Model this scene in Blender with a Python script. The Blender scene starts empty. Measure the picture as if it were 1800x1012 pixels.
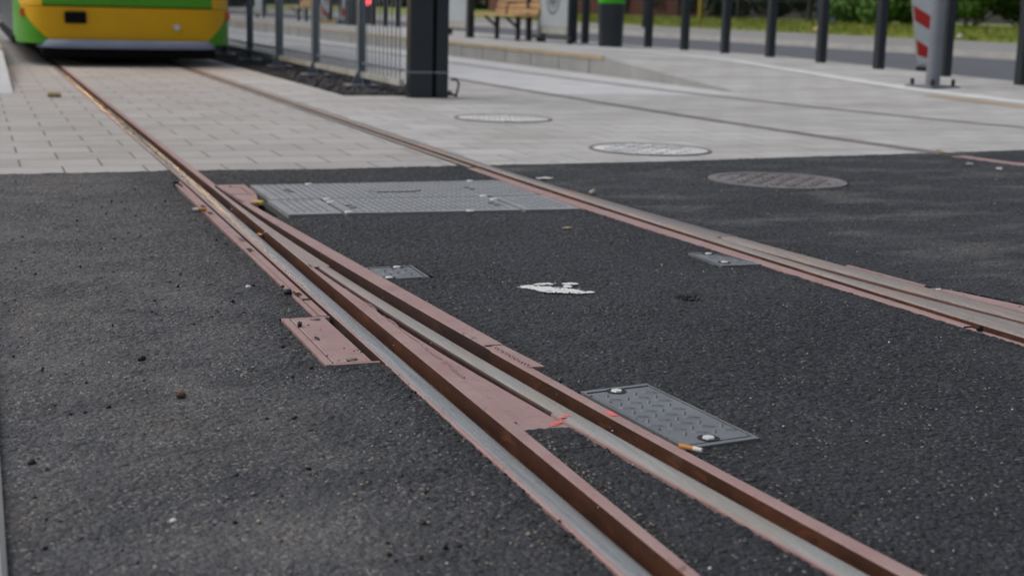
import bpy, math, random
import numpy as np
from mathutils import Vector, Matrix
random.seed(7); RNG = np.random.default_rng(7)
R = math.radians
S = bpy.context.scene
COL = S.collection

# ------------------------------------------------------------------ camera
# world: X = sideways across the tracks, Y = along the tracks away from the viewer, Z up (metres)
cd = bpy.data.cameras.new('camera'); cam = bpy.data.objects.new('camera', cd); COL.objects.link(cam)
S.camera = cam
p, r, th = math.atan(492 / 2500), .025, R(20.75)
ca, sa = math.cos(r), math.sin(r)
R0 = Vector((1, 0, 0)); D0 = Vector((0, -math.sin(p), -math.cos(p))); F = Vector((0, math.cos(p), -math.sin(p)))
cx, cy, cz = ca * R0 - sa * D0, -(sa * R0 + ca * D0), -F
yaw = Matrix.Rotation(-th, 3, 'Z')
m3 = yaw @ Matrix((cx, cy, cz)).transposed()
cam.matrix_world = Matrix.Translation((0, 0, .765)) @ m3.to_4x4()
cd.lens = 50; cd.sensor_width = 36; cd.clip_end = 1000; cd.clip_start = .05
cd.dof.use_dof = True; cd.dof.focus_distance = 3.25; cd.dof.aperture_fstop = 4.4

# ------------------------------------------------------------------ world, sun, exposure (overcast)
w = bpy.data.worlds.new('World'); S.world = w; w.use_nodes = True
nt = w.node_tree; bg = nt.nodes['Background']
sky = nt.nodes.new('ShaderNodeTexSky'); sky.sky_type = 'NISHITA'; sky.sun_disc = False
SUN_EL, SUN_AZ = R(52), R(-60)
sky.sun_elevation = SUN_EL; sky.sun_rotation = SUN_AZ; sky.dust_density = 4; sky.ozone_density = 1
hs = nt.nodes.new('ShaderNodeHueSaturation'); hs.inputs['Saturation'].default_value = .50
nt.links.new(sky.outputs[0], hs.inputs['Color']); nt.links.new(hs.outputs[0], bg.inputs[0])
bg.inputs[1].default_value = .12
sl = bpy.data.lights.new('sun', 'SUN'); so = bpy.data.objects.new('sun', sl); COL.objects.link(so)
sl.energy = .8; sl.angle = R(50); sl.color = (1, .975, .94)
sdir = Vector((math.sin(SUN_AZ) * math.cos(SUN_EL), math.cos(SUN_AZ) * math.cos(SUN_EL), math.sin(SUN_EL)))
so.rotation_euler = sdir.to_track_quat('Z', 'Y').to_euler()
S.view_settings.view_transform = 'Standard'; S.view_settings.look = 'None'
S.view_settings.gamma = 1; S.view_settings.use_curve_mapping = False
S.view_settings.exposure = 0.12

# ------------------------------------------------------------------ materials
class NT:
    def __init__(s, name):
        s.m = bpy.data.materials.new(name); s.m.use_nodes = True
        s.t = s.m.node_tree; s.b = s.t.nodes['Principled BSDF']; s.co = s.n('ShaderNodeTexCoord').outputs['Object']
    def n(s, k, **kw):
        x = s.t.nodes.new(k)
        for a, v in kw.items(): setattr(x, a, v)
        return x
    def l(s, a, b): s.t.links.new(a, b)
    def val(s, sock, v):
        if hasattr(v, 'is_output'): s.l(v, sock)
        else: sock.default_value = v if not isinstance(v, tuple) or len(v) != 3 or sock.type != 'RGBA' else (*v, 1)
    def noise(s, scale, detail=4, rough=.55, vec=None):
        x = s.n('ShaderNodeTexNoise'); x.inputs['Scale'].default_value = scale; x.inputs['Detail'].default_value = detail
        x.inputs['Roughness'].default_value = rough; s.l(vec or s.co, x.inputs['Vector']); return x.outputs['Fac']
    def vor(s, scale, feature='F1', vec=None, out='Distance'):
        x = s.n('ShaderNodeTexVoronoi', feature=feature); x.inputs['Scale'].default_value = scale
        s.l(vec or s.co, x.inputs['Vector']); return x.outputs[out]
    def map(s, sc=(1, 1, 1), loc=(0, 0, 0), rot=(0, 0, 0)):
        x = s.n('ShaderNodeMapping'); x.inputs['Scale'].default_value = sc; x.inputs['Location'].default_value = loc
        x.inputs['Rotation'].default_value = rot; s.l(s.co, x.inputs['Vector']); return x.outputs[0]
    def ramp(s, f, a, b, lo=0., hi=1.):
        x = s.n('ShaderNodeMapRange'); x.clamp = True
        for i, v in enumerate((a, b, lo, hi)): x.inputs[i + 1].default_value = v
        s.l(f, x.inputs[0]); return x.outputs[0]
    def math(s, op, a, b=0.):
        x = s.n('ShaderNodeMath', operation=op); s.val(x.inputs[0], a); s.val(x.inputs[1], b); return x.outputs[0]
    def mix(s, f, a, b, blend='MIX'):
        x = s.n('ShaderNodeMix', data_type='RGBA', blend_type=blend)
        s.val(x.inputs[0], f); s.val(x.inputs[6], a); s.val(x.inputs[7], b); return x.outputs[2]
    def bump(s, h, dist, strength=1., prev=None):
        x = s.n('ShaderNodeBump'); x.inputs['Distance'].default_value = dist; x.inputs['Strength'].default_value = strength
        s.l(h, x.inputs['Height'])
        if prev: s.l(prev, x.inputs['Normal'])
        return x.outputs[0]
    def out(s, col, rough=.6, metal=0., spec=.5, normal=None):
        s.val(s.b.inputs['Base Color'], col); s.val(s.b.inputs['Roughness'], rough); s.val(s.b.inputs['Metallic'], metal)
        s.b.inputs['Specular IOR Level'].default_value = spec
        if normal: s.l(normal, s.b.inputs['Normal'])
        return s.m

def paint(name, c, rough=.5, metal=0., var=.25, scale=6., spec=.5, dirt=None, bump=.0008):
    t = NT(name); n = t.noise(scale, 6); n2 = t.noise(scale * 9, 3)
    a = tuple(x * (1 - var) for x in c); b = tuple(min(1, x * (1 + var)) for x in c)
    col = t.mix(t.ramp(n, .3, .7), a, b)
    if dirt: col = t.mix(t.ramp(n2, .55, .75, 0, .6), col, dirt)
    return t.out(col, t.ramp(n2, .3, .7, rough - .08, rough + .08), metal, spec, t.bump(n2, bump, .6))

def asphalt(name, dust=0.):
    t = NT(name)
    warp = t.n('ShaderNodeVectorMath', operation='ADD')
    nz = t.n('ShaderNodeTexNoise'); nz.inputs['Scale'].default_value = 60; t.l(t.co, nz.inputs['Vector'])
    scl = t.n('ShaderNodeVectorMath', operation='SCALE'); scl.inputs['Scale'].default_value = .006
    t.l(nz.outputs['Color'], scl.inputs[0]); t.l(t.co, warp.inputs[0]); t.l(scl.outputs[0], warp.inputs[1])
    v = warp.outputs[0]
    d1 = t.vor(98, 'F1', v); d2 = t.vor(240, 'F1', v)
    cell = t.vor(98, 'F1', v, 'Color'); cell2 = t.vor(240, 'F1', v, 'Color')
    sx = t.n('ShaderNodeSeparateColor'); t.l(cell, sx.inputs[0]); sy = t.n('ShaderNodeSeparateColor'); t.l(cell2, sy.inputs[0])
    big = t.noise(1.3, 5); mid = t.noise(9, 5); blot = t.noise(4.5, 6, .62)
    # the strip left of the rails is older and filled with dust, the rest is fresh and coarse
    pos = t.n('ShaderNodeSeparateXYZ'); t.l(t.co, pos.inputs[0])
    side = t.math('MULTIPLY', t.ramp(pos.outputs[0], .85, .45), t.ramp(blot, .3, .52, .45, 1.))
    col = t.mix(t.ramp(sx.outputs[0], 0, 1), (.006, .0075, .011), (.040, .046, .058))
    col = t.mix(t.math('MULTIPLY', t.ramp(d1, .3, .62, 0, .9), t.math('SUBTRACT', 1., t.math('MULTIPLY', side, .6))), col, (.005, .005, .006))
    col = t.mix(t.ramp(big, .38, .66, 0, .4), col, (.048, .051, .060))
    col = t.mix(t.ramp(blot, .5, .66, 0, .65), col, (.0085, .0095, .012))
    fresh = t.n('ShaderNodeAttribute', attribute_name='fresh').outputs['Fac']
    fr = t.math('MULTIPLY', fresh, t.ramp(t.noise(16, 5, .65), .36, .58))
    col = t.mix(t.math('MULTIPLY', fr, .85), col, (.006, .0065, .008))
    col = t.mix(t.math('MULTIPLY', side, t.ramp(fresh, 0, .6, 1., .1)), col, t.mix(t.ramp(t.noise(2.6, 7, .65, t.map((1, 1.6, 1), (9, 4, 0))), .42, .64), (.033, .036, .043), (.072, .074, .079)))
    thr = t.math('SUBTRACT', .974, t.math('MULTIPLY', side, .085))
    spk = t.math('MULTIPLY', t.math('GREATER_THAN', sy.outputs[1], thr), t.ramp(mid, .34, .56))
    col = t.mix(t.math('MULTIPLY', spk, .9), col, t.mix(sy.outputs[2], (.17, .14, .105), (.30, .285, .26)))
    tan = t.math('MULTIPLY', t.math('MULTIPLY', t.math('ADD', side, .15), t.ramp(t.noise(2.2, 6, .6), .45, .7)), t.ramp(t.noise(120, 3), .42, .62))
    col = t.mix(t.math('MULTIPLY', tan, .55), col, (.15, .13, .108))
    if dust:
        dm = t.math('MULTIPLY', t.ramp(t.noise(3., 7, .62, t.map((.6, 1.4, 1), (3, 1, 0))), .5, .64), t.ramp(t.noise(60, 4), .3, .7))
        col = t.mix(t.math('MULTIPLY', dm, dust), col, (.20, .19, .175))
    h = t.math('SUBTRACT', 1., t.math('MULTIPLY', d1, d1))
    h2 = t.math('SUBTRACT', 1., d2)
    pit = t.ramp(sx.outputs[1], 0, 1, .4, 1.)
    hh = t.math('MULTIPLY', t.math('MULTIPLY', h, pit), t.math('SUBTRACT', 1., t.math('MULTIPLY', side, .45)))
    nb = t.bump(hh, .0098, 1.)
    nb = t.bump(h2, .0022, .8, nb)
    return t.out(col, t.ramp(sx.outputs[2], 0, 1, .48, .8), 0, .37, nb)

def pavers(name, c=(.37, .36, .345), mort=(.14, .128, .112), off=(0, 0, 0)):
    t = NT(name); v = t.map((1, 1, 1), off)
    b = t.n('ShaderNodeTexBrick'); b.offset = .5; b.squash = 1
    for k, x in (('Scale', 1), ('Mortar Size', .0055), ('Mortar Smooth', .25), ('Bias', 0), ('Brick Width', .36), ('Row Height', .31)):
        b.inputs[k].default_value = x
    b.inputs['Color1'].default_value = (*[x * .93 for x in c], 1); b.inputs['Color2'].default_value = (*[x * 1.06 for x in c], 1)
    b.inputs['Mortar'].default_value = (*mort, 1); t.l(v, b.inputs['Vector'])
    st = t.ramp(t.noise(1.1, 7, .65, t.map((.7, 1.6, 1))), .45, .75)
    st2 = t.ramp(t.noise(4, 6, .6), .4, .8)
    col = t.mix(t.math('MULTIPLY', st, .62), b.outputs['Color'], (.22, .195, .165))
    col = t.mix(t.math('MULTIPLY', st2, .22), col, (.48, .47, .46))
    col = t.mix(t.math('MULTIPLY', t.ramp(t.noise(14, 4), .6, .72), .4), col, (.2, .18, .15))
    col = t.mix(t.math('MULTIPLY', t.ramp(t.noise(2.3, 8, .7, t.map((.5, 2.2, 1), (5, 2, 0))), .52, .66), .42), col, (.23, .205, .17))
    nb = t.bump(t.math('SUBTRACT', 1., b.outputs['Fac']), .004, .8)
    nb = t.bump(t.noise(220, 4), .0012, .5, nb)
    return t.out(col, .82, 0, .3, nb)

def railhead(name, warm=0., metal=.4, k=1., rg=.34, tint=None):
    t = NT(name)
    v = t.map((22, .7, 1)); n = t.noise(5, 7, .65, v); g = t.noise(190, 5, .7); b = t.noise(2.5, 5)
    col = t.mix(t.ramp(n, .3, .7), (.20 * k, .215 * k, .225 * k), (.36 * k, .365 * k, .36 * k))
    col = t.mix(t.math('MULTIPLY', t.ramp(g, .52, .66), .55), col, (.46, .45, .44))
    col = t.mix(t.math('MULTIPLY', t.ramp(b, .48, .75), .42 + warm * 1.6), col, (.33, .265, .205))
    col = t.mix(t.math('MULTIPLY', t.ramp(t.noise(3., 7, .7, t.map((30, .5, 1), (2, 7, 0))), .54, .66), .6), col, (.50 * k, .50 * k, .49 * k))
    col = t.mix(t.math('MULTIPLY', t.ramp(t.noise(40, 4), .6, .7),   .35), col, (.12, .10, .09))
    if tint: col = t.mix(1., col, tint, 'MULTIPLY')
    return t.out(col, t.ramp(n, .3, .7, rg, rg + .14), metal, .5, t.bump(g, .0012, .7))

def rust(name, c1=(.035, .014, .006), c2=(.11, .042, .014), rough=.68):
    t = NT(name)
    n = t.noise(5, 6, .6, t.map((8, .8, 3))); g = t.noise(70, 5, .6)
    col = t.mix(t.ramp(n, .3, .72), c1, c2)
    col = t.mix(t.math('MULTIPLY', t.ramp(g, .5, .7), .5), col, (.03, .012, .008))
    col = t.mix(t.math('MULTIPLY', t.ramp(t.noise(9, 4), .64, .72), .4), col, (.13, .095, .07))
    fl = t.noise(16, 6, .7, t.map((3, .6, 2), (1, 3, 5)))
    col = t.mix(t.math('MULTIPLY', t.ramp(fl, .56, .66), .55), col, tuple(x * 1.7 for x in c2))
    col = t.mix(t.math('MULTIPLY', t.ramp(t.noise(30, 5, .7), .6, .68), .6), col, (.016, .010, .009))
    return t.out(col, rough, 0, .4, t.bump(g, .0012, .6))

def primer(name, k=1.):
    t = NT(name)
    n = t.noise(7, 6, .6); g = t.noise(55, 5, .6)
    col = t.mix(t.ramp(n, .3, .7), (.30 * k, .18 * k, .168 * k), (.35 * k, .24 * k, .228 * k))
    col = t.mix(t.math('MULTIPLY', t.ramp(g, .58, .7), .5), col, (.20, .125, .12))
    col = t.mix(t.math('MULTIPLY', t.ramp(t.noise(3, 7, .7), .55, .75), .5), col, (.33, .28, .26))
    col = t.mix(t.math('MULTIPLY', t.ramp(t.noise(23, 6, .7), .62, .70), .75), col, (.09, .06, .055))
    col = t.mix(t.math('MULTIPLY', t.ramp(t.noise(4, 7, .7, t.map((9, .9, 1))), .5, .72), .35), col, (.19, .16, .15))
    col = t.mix(t.math('MULTIPLY', t.ramp(t.noise(11, 7, .75), .58, .68), .35), col, (.13, .085, .075))
    return t.out(col, t.ramp(g, .3, .7, .55, .72), 0, .4, t.bump(g, .0007, .5))

def concrete(name, c=(.33, .33, .32), stain=.4, seam=None):
    t = NT(name); n = t.noise(2.2, 7, .65); g = t.noise(90, 4)
    col = t.mix(t.ramp(n, .3, .72), tuple(x * .82 for x in c), tuple(x * 1.1 for x in c))
    col = t.mix(t.math('MULTIPLY', t.ramp(t.noise(1., 6, .7, t.map((1, 1, .25))), .5, .75), stain), col, tuple(x * .6 for x in c))
    return t.out(col, .85, 0, .3, t.bump(g, .001, .5))

def foliage(name, c1, c2):
    t = NT(name); n = t.noise(1.6, 4); n2 = t.noise(14, 2)
    col = t.mix(t.ramp(n, .35, .65), c1, c2); col = t.mix(t.math('MULTIPLY', n2, .5), col, tuple(x * .5 for x in c1))
    t.b.inputs['Transmission Weight'].default_value = 0
    return t.out(col, .55, 0, .35)

def glow(name, c, k):
    m = bpy.data.materials.new(name); m.use_nodes = True; b = m.node_tree.nodes['Principled BSDF']
    b.inputs['Base Color'].default_value = (*c, 1); b.inputs['Emission Color'].default_value = (*c, 1); b.inputs['Emission Strength'].default_value = k
    return m

def headfade(name):        # primer still on the blade, worn to bare steel where wheels run
    t = NT(name); pos = t.n('ShaderNodeSeparateXYZ'); t.l(t.co, pos.inputs[0])
    n = t.noise(5, 7, .65, t.map((22, .7, 1))); g = t.noise(190, 5, .7); b = t.noise(9, 6, .65)
    st = t.mix(t.ramp(n, .3, .7), (.20, .205, .20), (.35, .345, .325)); st = t.mix(t.math('MULTIPLY', t.ramp(g, .52, .66), .5), st, (.45, .44, .42))
    st = t.mix(t.math('MULTIPLY', t.ramp(t.noise(2.5, 5), .48, .75), .7), st, (.33, .27, .19))
    pk = t.mix(t.ramp(b, .3, .7), (.26, .19, .175), (.34, .27, .25))
    f = t.ramp(t.math('ADD', pos.outputs[1], t.math('MULTIPLY', b, 1.4)), 4.9, 3.4)
    col = t.mix(f, pk, st)
    return t.out(col, t.ramp(n, .3, .7, .42, .58), .15, .5, t.bump(g, .0012, .7))

MT = dict(
    rail2=rust('dull_brown_steel', (.06, .048, .04), (.15, .125, .105)),
    headb=headfade('rail_head_branch'),
    asphalt=asphalt('asphalt_fresh'), asphalt_d=asphalt('asphalt_dusty', .65), paver=pavers('pavers', (.385, .372, .355)),
    paver_r=pavers('pavers_right', (.45, .445, .435), (.20, .185, .16), (.13, .07, 0)),
    slab=concrete('pale_slab', (.53, .535, .54), .15), conc=concrete('concrete', (.34, .34, .33), .5), kerb=concrete('kerb_concrete', (.38, .37, .35), .3),
    white=concrete('white_strip', (.62, .63, .62), .15), tan=concrete('tan_strip', (.44, .35, .225), .3),
    road=concrete('road_grey', (.115, .12, .135), .3), foot=concrete('footway_grey', (.27, .265, .255), .3),
    dirt=concrete('dark_pit', (.02, .018, .016), .2), soil=concrete('soil', (.03, .03, .03), .3),
    head=railhead('rail_head_grey', 0., .5, 1., .21), headw=railhead('rail_head_stained', .22, .1, .9, .45, (.97, .88, .80)), headt=railhead('rail_head_tan', .36, .0, .8, .55, (.96, .83, .77)), rust=rust('groove_rust', (.034, .013, .007), (.115, .040, .018), .62), rustd=rust('groove_dark', (.022, .011, .008), (.06, .025, .016)),
    rustp=rust('groove_pinkbrown', (.05, .02, .015), (.13, .058, .045)),
    primer=primer('red_primer'), primerd=primer('red_primer_dull', .8),
    steel2=paint('tread_plate_grey', (.175, .186, .195), .45, .3, .15, 8, dirt=(.20, .19, .175)), steel=paint('galvanised_tread', (.265, .272, .276), .5, .2, .15, 8, dirt=(.20, .19, .175)),
    steeld=paint('tread_bar', (.15, .165, .18), .45, .3, .15, 20), bolt=paint('bolt_white', (.62, .62, .62), .4, .1, .1, 30),
    black=paint('black_gap', (.008, .008, .008), .7, 0, .2, 10), anth=paint('anthracite', (.020, .026, .032), .42, .1, .12, 3, bump=.0003),
    slate=paint('slate_paint', (.12, .145, .17), .45, .1, .12, 3, bump=.0003), grey=paint('grey_paint', (.19, .205, .23), .42, .1, .1, 3, bump=.0003),
    yellow=paint('tram_yellow', (.66, .36, .002), .4, 0, .05, 2, .3, bump=0.), green=paint('tram_green', (.065, .28, .007), .4, 0, .05, 2, .3, bump=0.),
    lav=paint('bumper_grey', (.20, .24, .32), .5, 0, .08, 3, .35, bump=0.), skirt=paint('skirt_black', (.005, .005, .005), .8, 0, .2, 3, .15),
    glass=paint('dark_glass', (.012, .014, .016), .08, 0, .1, 1, bump=0.), orange=paint('orange_marker', (.6, .09, .01), .35),
    wood=paint('bench_wood', (.50, .31, .145), .5, 0, .2, 12), pale=paint('poster_pale', (.36, .40, .42), .35, 0, .06, 1.5, bump=.0001),
    emblem=paint('emblem_grey', (.13, .15, .16), .4), beige=paint('beige_board', (.33, .33, .29), .5), red=paint('sign_red', (.42, .018, .012), .4, 0, .08),
    signw=paint('sign_white', (.50, .55, .56), .4, 0, .05), cream=paint('sign_edge', (.52, .49, .40), .5), bing=paint('bin_green', (.04, .38, .008), .4, 0, .05),
    ymat=paint('yellow_plastic', (.58, .36, .03), .5), oran=paint('filter_orange', (.55, .24, .05), .7), paper=paint('paper_white', (.68, .66, .62), .7),
    leaf=paint('dry_leaf', (.42, .34, .16), .7, 0, .3, 40), brown=paint('brown_stone', (.11, .055, .03), .8), stonew=paint('white_stone', (.6, .6, .6), .7),
    tanst=paint('tan_stone', (.30, .26, .20), .8), hyd=paint('far_dark', (.012, .016, .015), .6), blue=paint('blue_board', (.012, .03, .075), .5),
    brick=paint('redbrown_wall', (.10, .028, .016), .8), mustard=paint('mustard_post', (.26, .19, .02), .5), wht=paint('white_board', (.5, .5, .52), .5),
    gravel=paint('gravel_stones', (.055, .052, .055), .75, 0, .5, 60), cast=paint('cast_iron', (.15, .14, .142), .7, .05, .3, 5, dirt=(.20, .185, .17)),
    castw=paint('cover_pale', (.50, .50, .495), .7, 0, .45, 3.2, dirt=(.28, .275, .28)), castd=paint('cover_dark', (.11, .11, .12), .6, .1, .2, 12),
    pink=paint('pink_spray', (.75, .16, .14), .6), dust=paint('dried_white_paint', (.66, .66, .65), .8, 0, .12, 60),
    grassm=foliage('grass_blades', (.16, .23, .025), (.26, .26, .035)), hedge=foliage('hedge_leaves', (.07, .17, .02), (.11, .23, .03)),
    dhedge=foliage('dark_hedge_leaves', (.012, .03, .012), (.022, .05, .016)), bark=paint('bark', (.05, .035, .02), .9, 0, .3, 20),
    lampw=glow('headlamp_glow', (1., .50, .20), 120.), lampr=glow('red_lamp_glow', (1., .09, .10), 2.2),
)

# ------------------------------------------------------------------ mesh helpers
def tag(o, label=None, cat=None, group=None, kind=None):
    for k, v in (('label', label), ('category', cat), ('group', group), ('kind', kind)):
        if v: o[k] = v
    return o

def link(name, me, mat, parent=None, smooth=False):
    o = bpy.data.objects.new(name, me); COL.objects.link(o)
    if mat: me.materials.append(mat)
    if smooth: me.polygons.foreach_set('use_smooth', [True] * len(me.polygons))
    if parent:
        o.parent = parent; o.location = -Vector(parent.location) if parent.get('_w') else Vector((0, 0, 0))
    return o

def raw(V, Fq):
    me = bpy.data.meshes.new('m'); V = np.asarray(V, np.float32); Fq = np.asarray(Fq, np.int32)
    k = Fq.shape[1]
    me.vertices.add(len(V)); me.vertices.foreach_set('co', V.ravel())
    me.loops.add(Fq.size); me.loops.foreach_set('vertex_index', Fq.ravel())
    me.polygons.add(len(Fq)); me.polygons.foreach_set('loop_start', np.arange(0, Fq.size, k, dtype=np.int32))
    me.update(calc_edges=True); return me

class MB:
    def __init__(s): s.v = []; s.f = []
    def add(s, vs, fs):
        b = len(s.v); s.v += [tuple(map(float, x)) for x in vs]; s.f += [tuple(i + b for i in q) for q in fs]; return s
    def box(s, x0, x1, y0, y1, z0, z1, bev=0., M=None):
        if bev > 0:
            b = bev; pts = []
            for z, k in ((z0, b), (z0 + b, 0), (z1 - b, 0), (z1, b)):
                pts += [(x0 + k, y0 + k, z), (x1 - k, y0 + k, z), (x1 - k, y1 - k, z), (x0 + k, y1 - k, z)]
            fs = [(3, 2, 1, 0), (12, 13, 14, 15)]
            for l in range(3):
                for i in range(4): fs.append((l * 4 + i, l * 4 + (i + 1) % 4, l * 4 + 4 + (i + 1) % 4, l * 4 + 4 + i))
        else:
            pts = [(x, y, z) for z in (z0, z1) for x, y in ((x0, y0), (x1, y0), (x1, y1), (x0, y1))]
            fs = [(3, 2, 1, 0), (4, 5, 6, 7), (0, 1, 5, 4), (1, 2, 6, 5), (2, 3, 7, 6), (3, 0, 4, 7)]
        if M: pts = [M @ Vector(q) for q in pts]
        return s.add(pts, fs)
    def cyl(s, c, r0, r1, z0, z1, n=20, M=None, sx=1., sy=1.):
        pts = [(c[0] + rr * sx * math.cos(2 * math.pi * i / n), c[1] + rr * sy * math.sin(2 * math.pi * i / n), z) for rr, z in ((r0, z0), (r1, z1)) for i in range(n)]
        if M: pts = [M @ Vector(q) for q in pts]
        return s.add(pts, [tuple(range(n))[::-1], tuple(range(n, 2 * n))] + [(i, (i + 1) % n, n + (i + 1) % n, n + i) for i in range(n)])
    def tube(s, path, r, n=8):
        path = [Vector(q) for q in path]; rings = []
        for i, q in enumerate(path):
            d = (path[min(i + 1, len(path) - 1)] - path[max(i - 1, 0)]).normalized()
            a = d.cross(Vector((0, 0, 1)));  a = a.normalized() if a.length > 1e-4 else Vector((1, 0, 0)); b = d.cross(a)
            rr = r[i] if isinstance(r, (list, tuple)) else r
            rings += [q + rr * (a * math.cos(2 * math.pi * k / n) + b * math.sin(2 * math.pi * k / n)) for k in range(n)]
        fs = [tuple(range(n))[::-1], tuple(range(len(rings) - n, len(rings)))]
        for i in range(len(path) - 1):
            fs += [(i * n + k, i * n + (k + 1) % n, i * n + n + (k + 1) % n, i * n + n + k) for k in range(n)]
        return s.add(rings, fs)
    def prism(s, poly, z0, z1):
        n = len(poly)
        return s.add([(x, y, z0) for x, y in poly] + [(x, y, z1) for x, y in poly],
                     [tuple(range(n))[::-1], tuple(range(n, 2 * n))] + [(i, (i + 1) % n, n + (i + 1) % n, n + i) for i in range(n)])
    def sweep(s, us, sec):            # sec: list of (function of u, z or function of u); open cross-section swept along Y
        b = len(s.v); k = len(sec)
        for u in us:
            for f, z in sec: s.v.append((float(f(u)), float(u), float(z(u) if callable(z) else z)))
        for i in range(len(us) - 1):
            for j in range(k - 1):
                q = b + i * k + j; s.f.append((q, q + k, q + k + 1, q + 1))
        return s
    def build(s, name, mat, parent=None, smooth=False):
        me = bpy.data.meshes.new(name); me.from_pydata(s.v, [], s.f); me.update()
        return link(name, me, mat, parent, smooth)

def empty(name, loc=(0, 0, 0), rz=0.):
    o = bpy.data.objects.new(name, None); COL.objects.link(o); o.location = loc; o.rotation_euler = (0, 0, rz); o.empty_display_size = .1
    return o
def wempty(name, loc):                # parts given in world coordinates
    o = empty(name, loc); o['_w'] = 1; return o
def copy_tree(o, parent=None):
    c = o.copy(); COL.objects.link(c)
    if parent: c.parent = parent
    for ch in [x for x in COL.objects if x.parent == o]: copy_tree(ch, c)
    return c

# ------------------------------------------------------------------ layout curves (sideways position as a function of distance along the track)
pv = np.polyval
lim = lambda u, a, b: min(max(u, a), b)
A0 = lambda u: pv([.00317, .79928], lim(u, 1, 6)); A1 = lambda u: pv([.00514, .84233], lim(u, 1, 6))
A2 = lambda u: pv([.00336, .88689], lim(u, 1, 6)); A3 = lambda u: min(pv([.01471, .88448], u), .932)
Bq = lambda c: (lambda u: pv(c, lim(u, .9, 6.02)))
B0, B1, B2, B3 = Bq([.0159, -.15968, 1.3069]), Bq([.01176, -.13913, 1.33284]), Bq([.00762, -.11467, 1.34117]), Bq([.01614, -.15781, 1.41529])
B3w = lambda u: pv([-.05991, 1.29024], lim(u, 2, 6))
def table(c, far):
    us = [1.8, 2.2, 2.6, 3, 3.5, 4, 4.5, 5]; ys = [pv(c, x) for x in us]
    us += [5.5, 6, 6.5, 60]; ys += far
    fine = np.linspace(1.8, 12, 400); yv = np.interp(fine, us, ys); k = np.ones(31) / 31
    yv = np.convolve(np.pad(yv, 15, mode='reflect', reflect_type='odd'), k, 'valid')
    return lambda u: float(np.interp(u, fine, yv))
C0 = table([.00678, -.09869, 2.54412], [2.206, 2.206, 2.208, 2.21]); C1 = table([.00212, -.0498, 2.46951], [2.262, 2.255, 2.255, 2.255])
C2 = table([.00548, -.07566, 2.56031], [2.312, 2.306, 2.303, 2.303]); C5 = table([.01188, -.18066, 3.02449], [2.39, 2.368, 2.358, 2.355])
C4 = lambda u: pv([.01755, -.22488, 3.03691], max(u, 2)); 
C3 = lambda u: min(pv([.07536, -.61241, 3.63158], u) if u < 4.06 else C4(u) - .028 + (u - 4.06) * .1, C4(u) - (.045 if u < 3.3 else .028 if u < 4.06 else .0))
def invfit(pts):
    P = np.array(pts); G = np.stack([np.ones(len(P)), 1 / P[:, 1], 1 / P[:, 1] ** 2], 1); c = np.linalg.lstsq(G, P[:, 0], rcond=None)[0]
    return lambda u: float(c[0] + c[1] / max(u, 5.2) + c[2] / max(u, 5.2) ** 2)
N2 = invfit([(4.795, 14.8), (4.883, 11.6), (4.95, 10.1), (5.0, 8.78), (5.087, 7.52), (5.177, 6.95), (5.224, 6.6), (5.287, 6.21), (4.76, 20), (4.75, 40)])
F2 = invfit([(6.13, 18.97), (6.2, 15.5), (6.374, 12.95), (6.54, 11.6), (6.70, 9.94), (6.889, 9.07), (7.13, 8.40), (6.1, 30)])
EX = [-2, .087, .787, .995, 1.6, 2.425, 3.458, 4.227, 5.09, 5.9, 9]; EY = [6.5, 6.538, 6.575, 6.56, 6.543, 6.60, 6.65, 6.75, 6.83, 6.937, 7.3]
EDGE = lambda v: float(np.interp(v, EX, EY))

# ------------------------------------------------------------------ ground
g_ = MB(); n = 12
xs = np.linspace(-160, 160, n + 1); ys = np.linspace(-60, 260, n + 1)
g_.add([(x, y, -.07) for y in ys for x in xs], [(j * (n + 1) + i, j * (n + 1) + i + 1, (j + 1) * (n + 1) + i + 1, (j + 1) * (n + 1) + i) for j in range(n) for i in range(n)])
tag(g_.build('ground', MT['soil']), kind='structure')

def vnoise(X, Y, s, seed):
    g = np.random.default_rng(seed).random((257, 257)); x = X / s + 100; y = Y / s + 100
    xi = np.floor(x).astype(int); yi = np.floor(y).astype(int); fx = x - xi; fy = y - yi
    fx = fx * fx * (3 - 2 * fx); fy = fy * fy * (3 - 2 * fy)
    a = g[yi % 256, xi % 256]; b = g[yi % 256, (xi + 1) % 256]; c = g[(yi + 1) % 256, xi % 256]; d = g[(yi + 1) % 256, (xi + 1) % 256]
    return (a * (1 - fx) + b * fx) * (1 - fy) + (c * (1 - fx) + d * fx) * fy - .5

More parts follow.
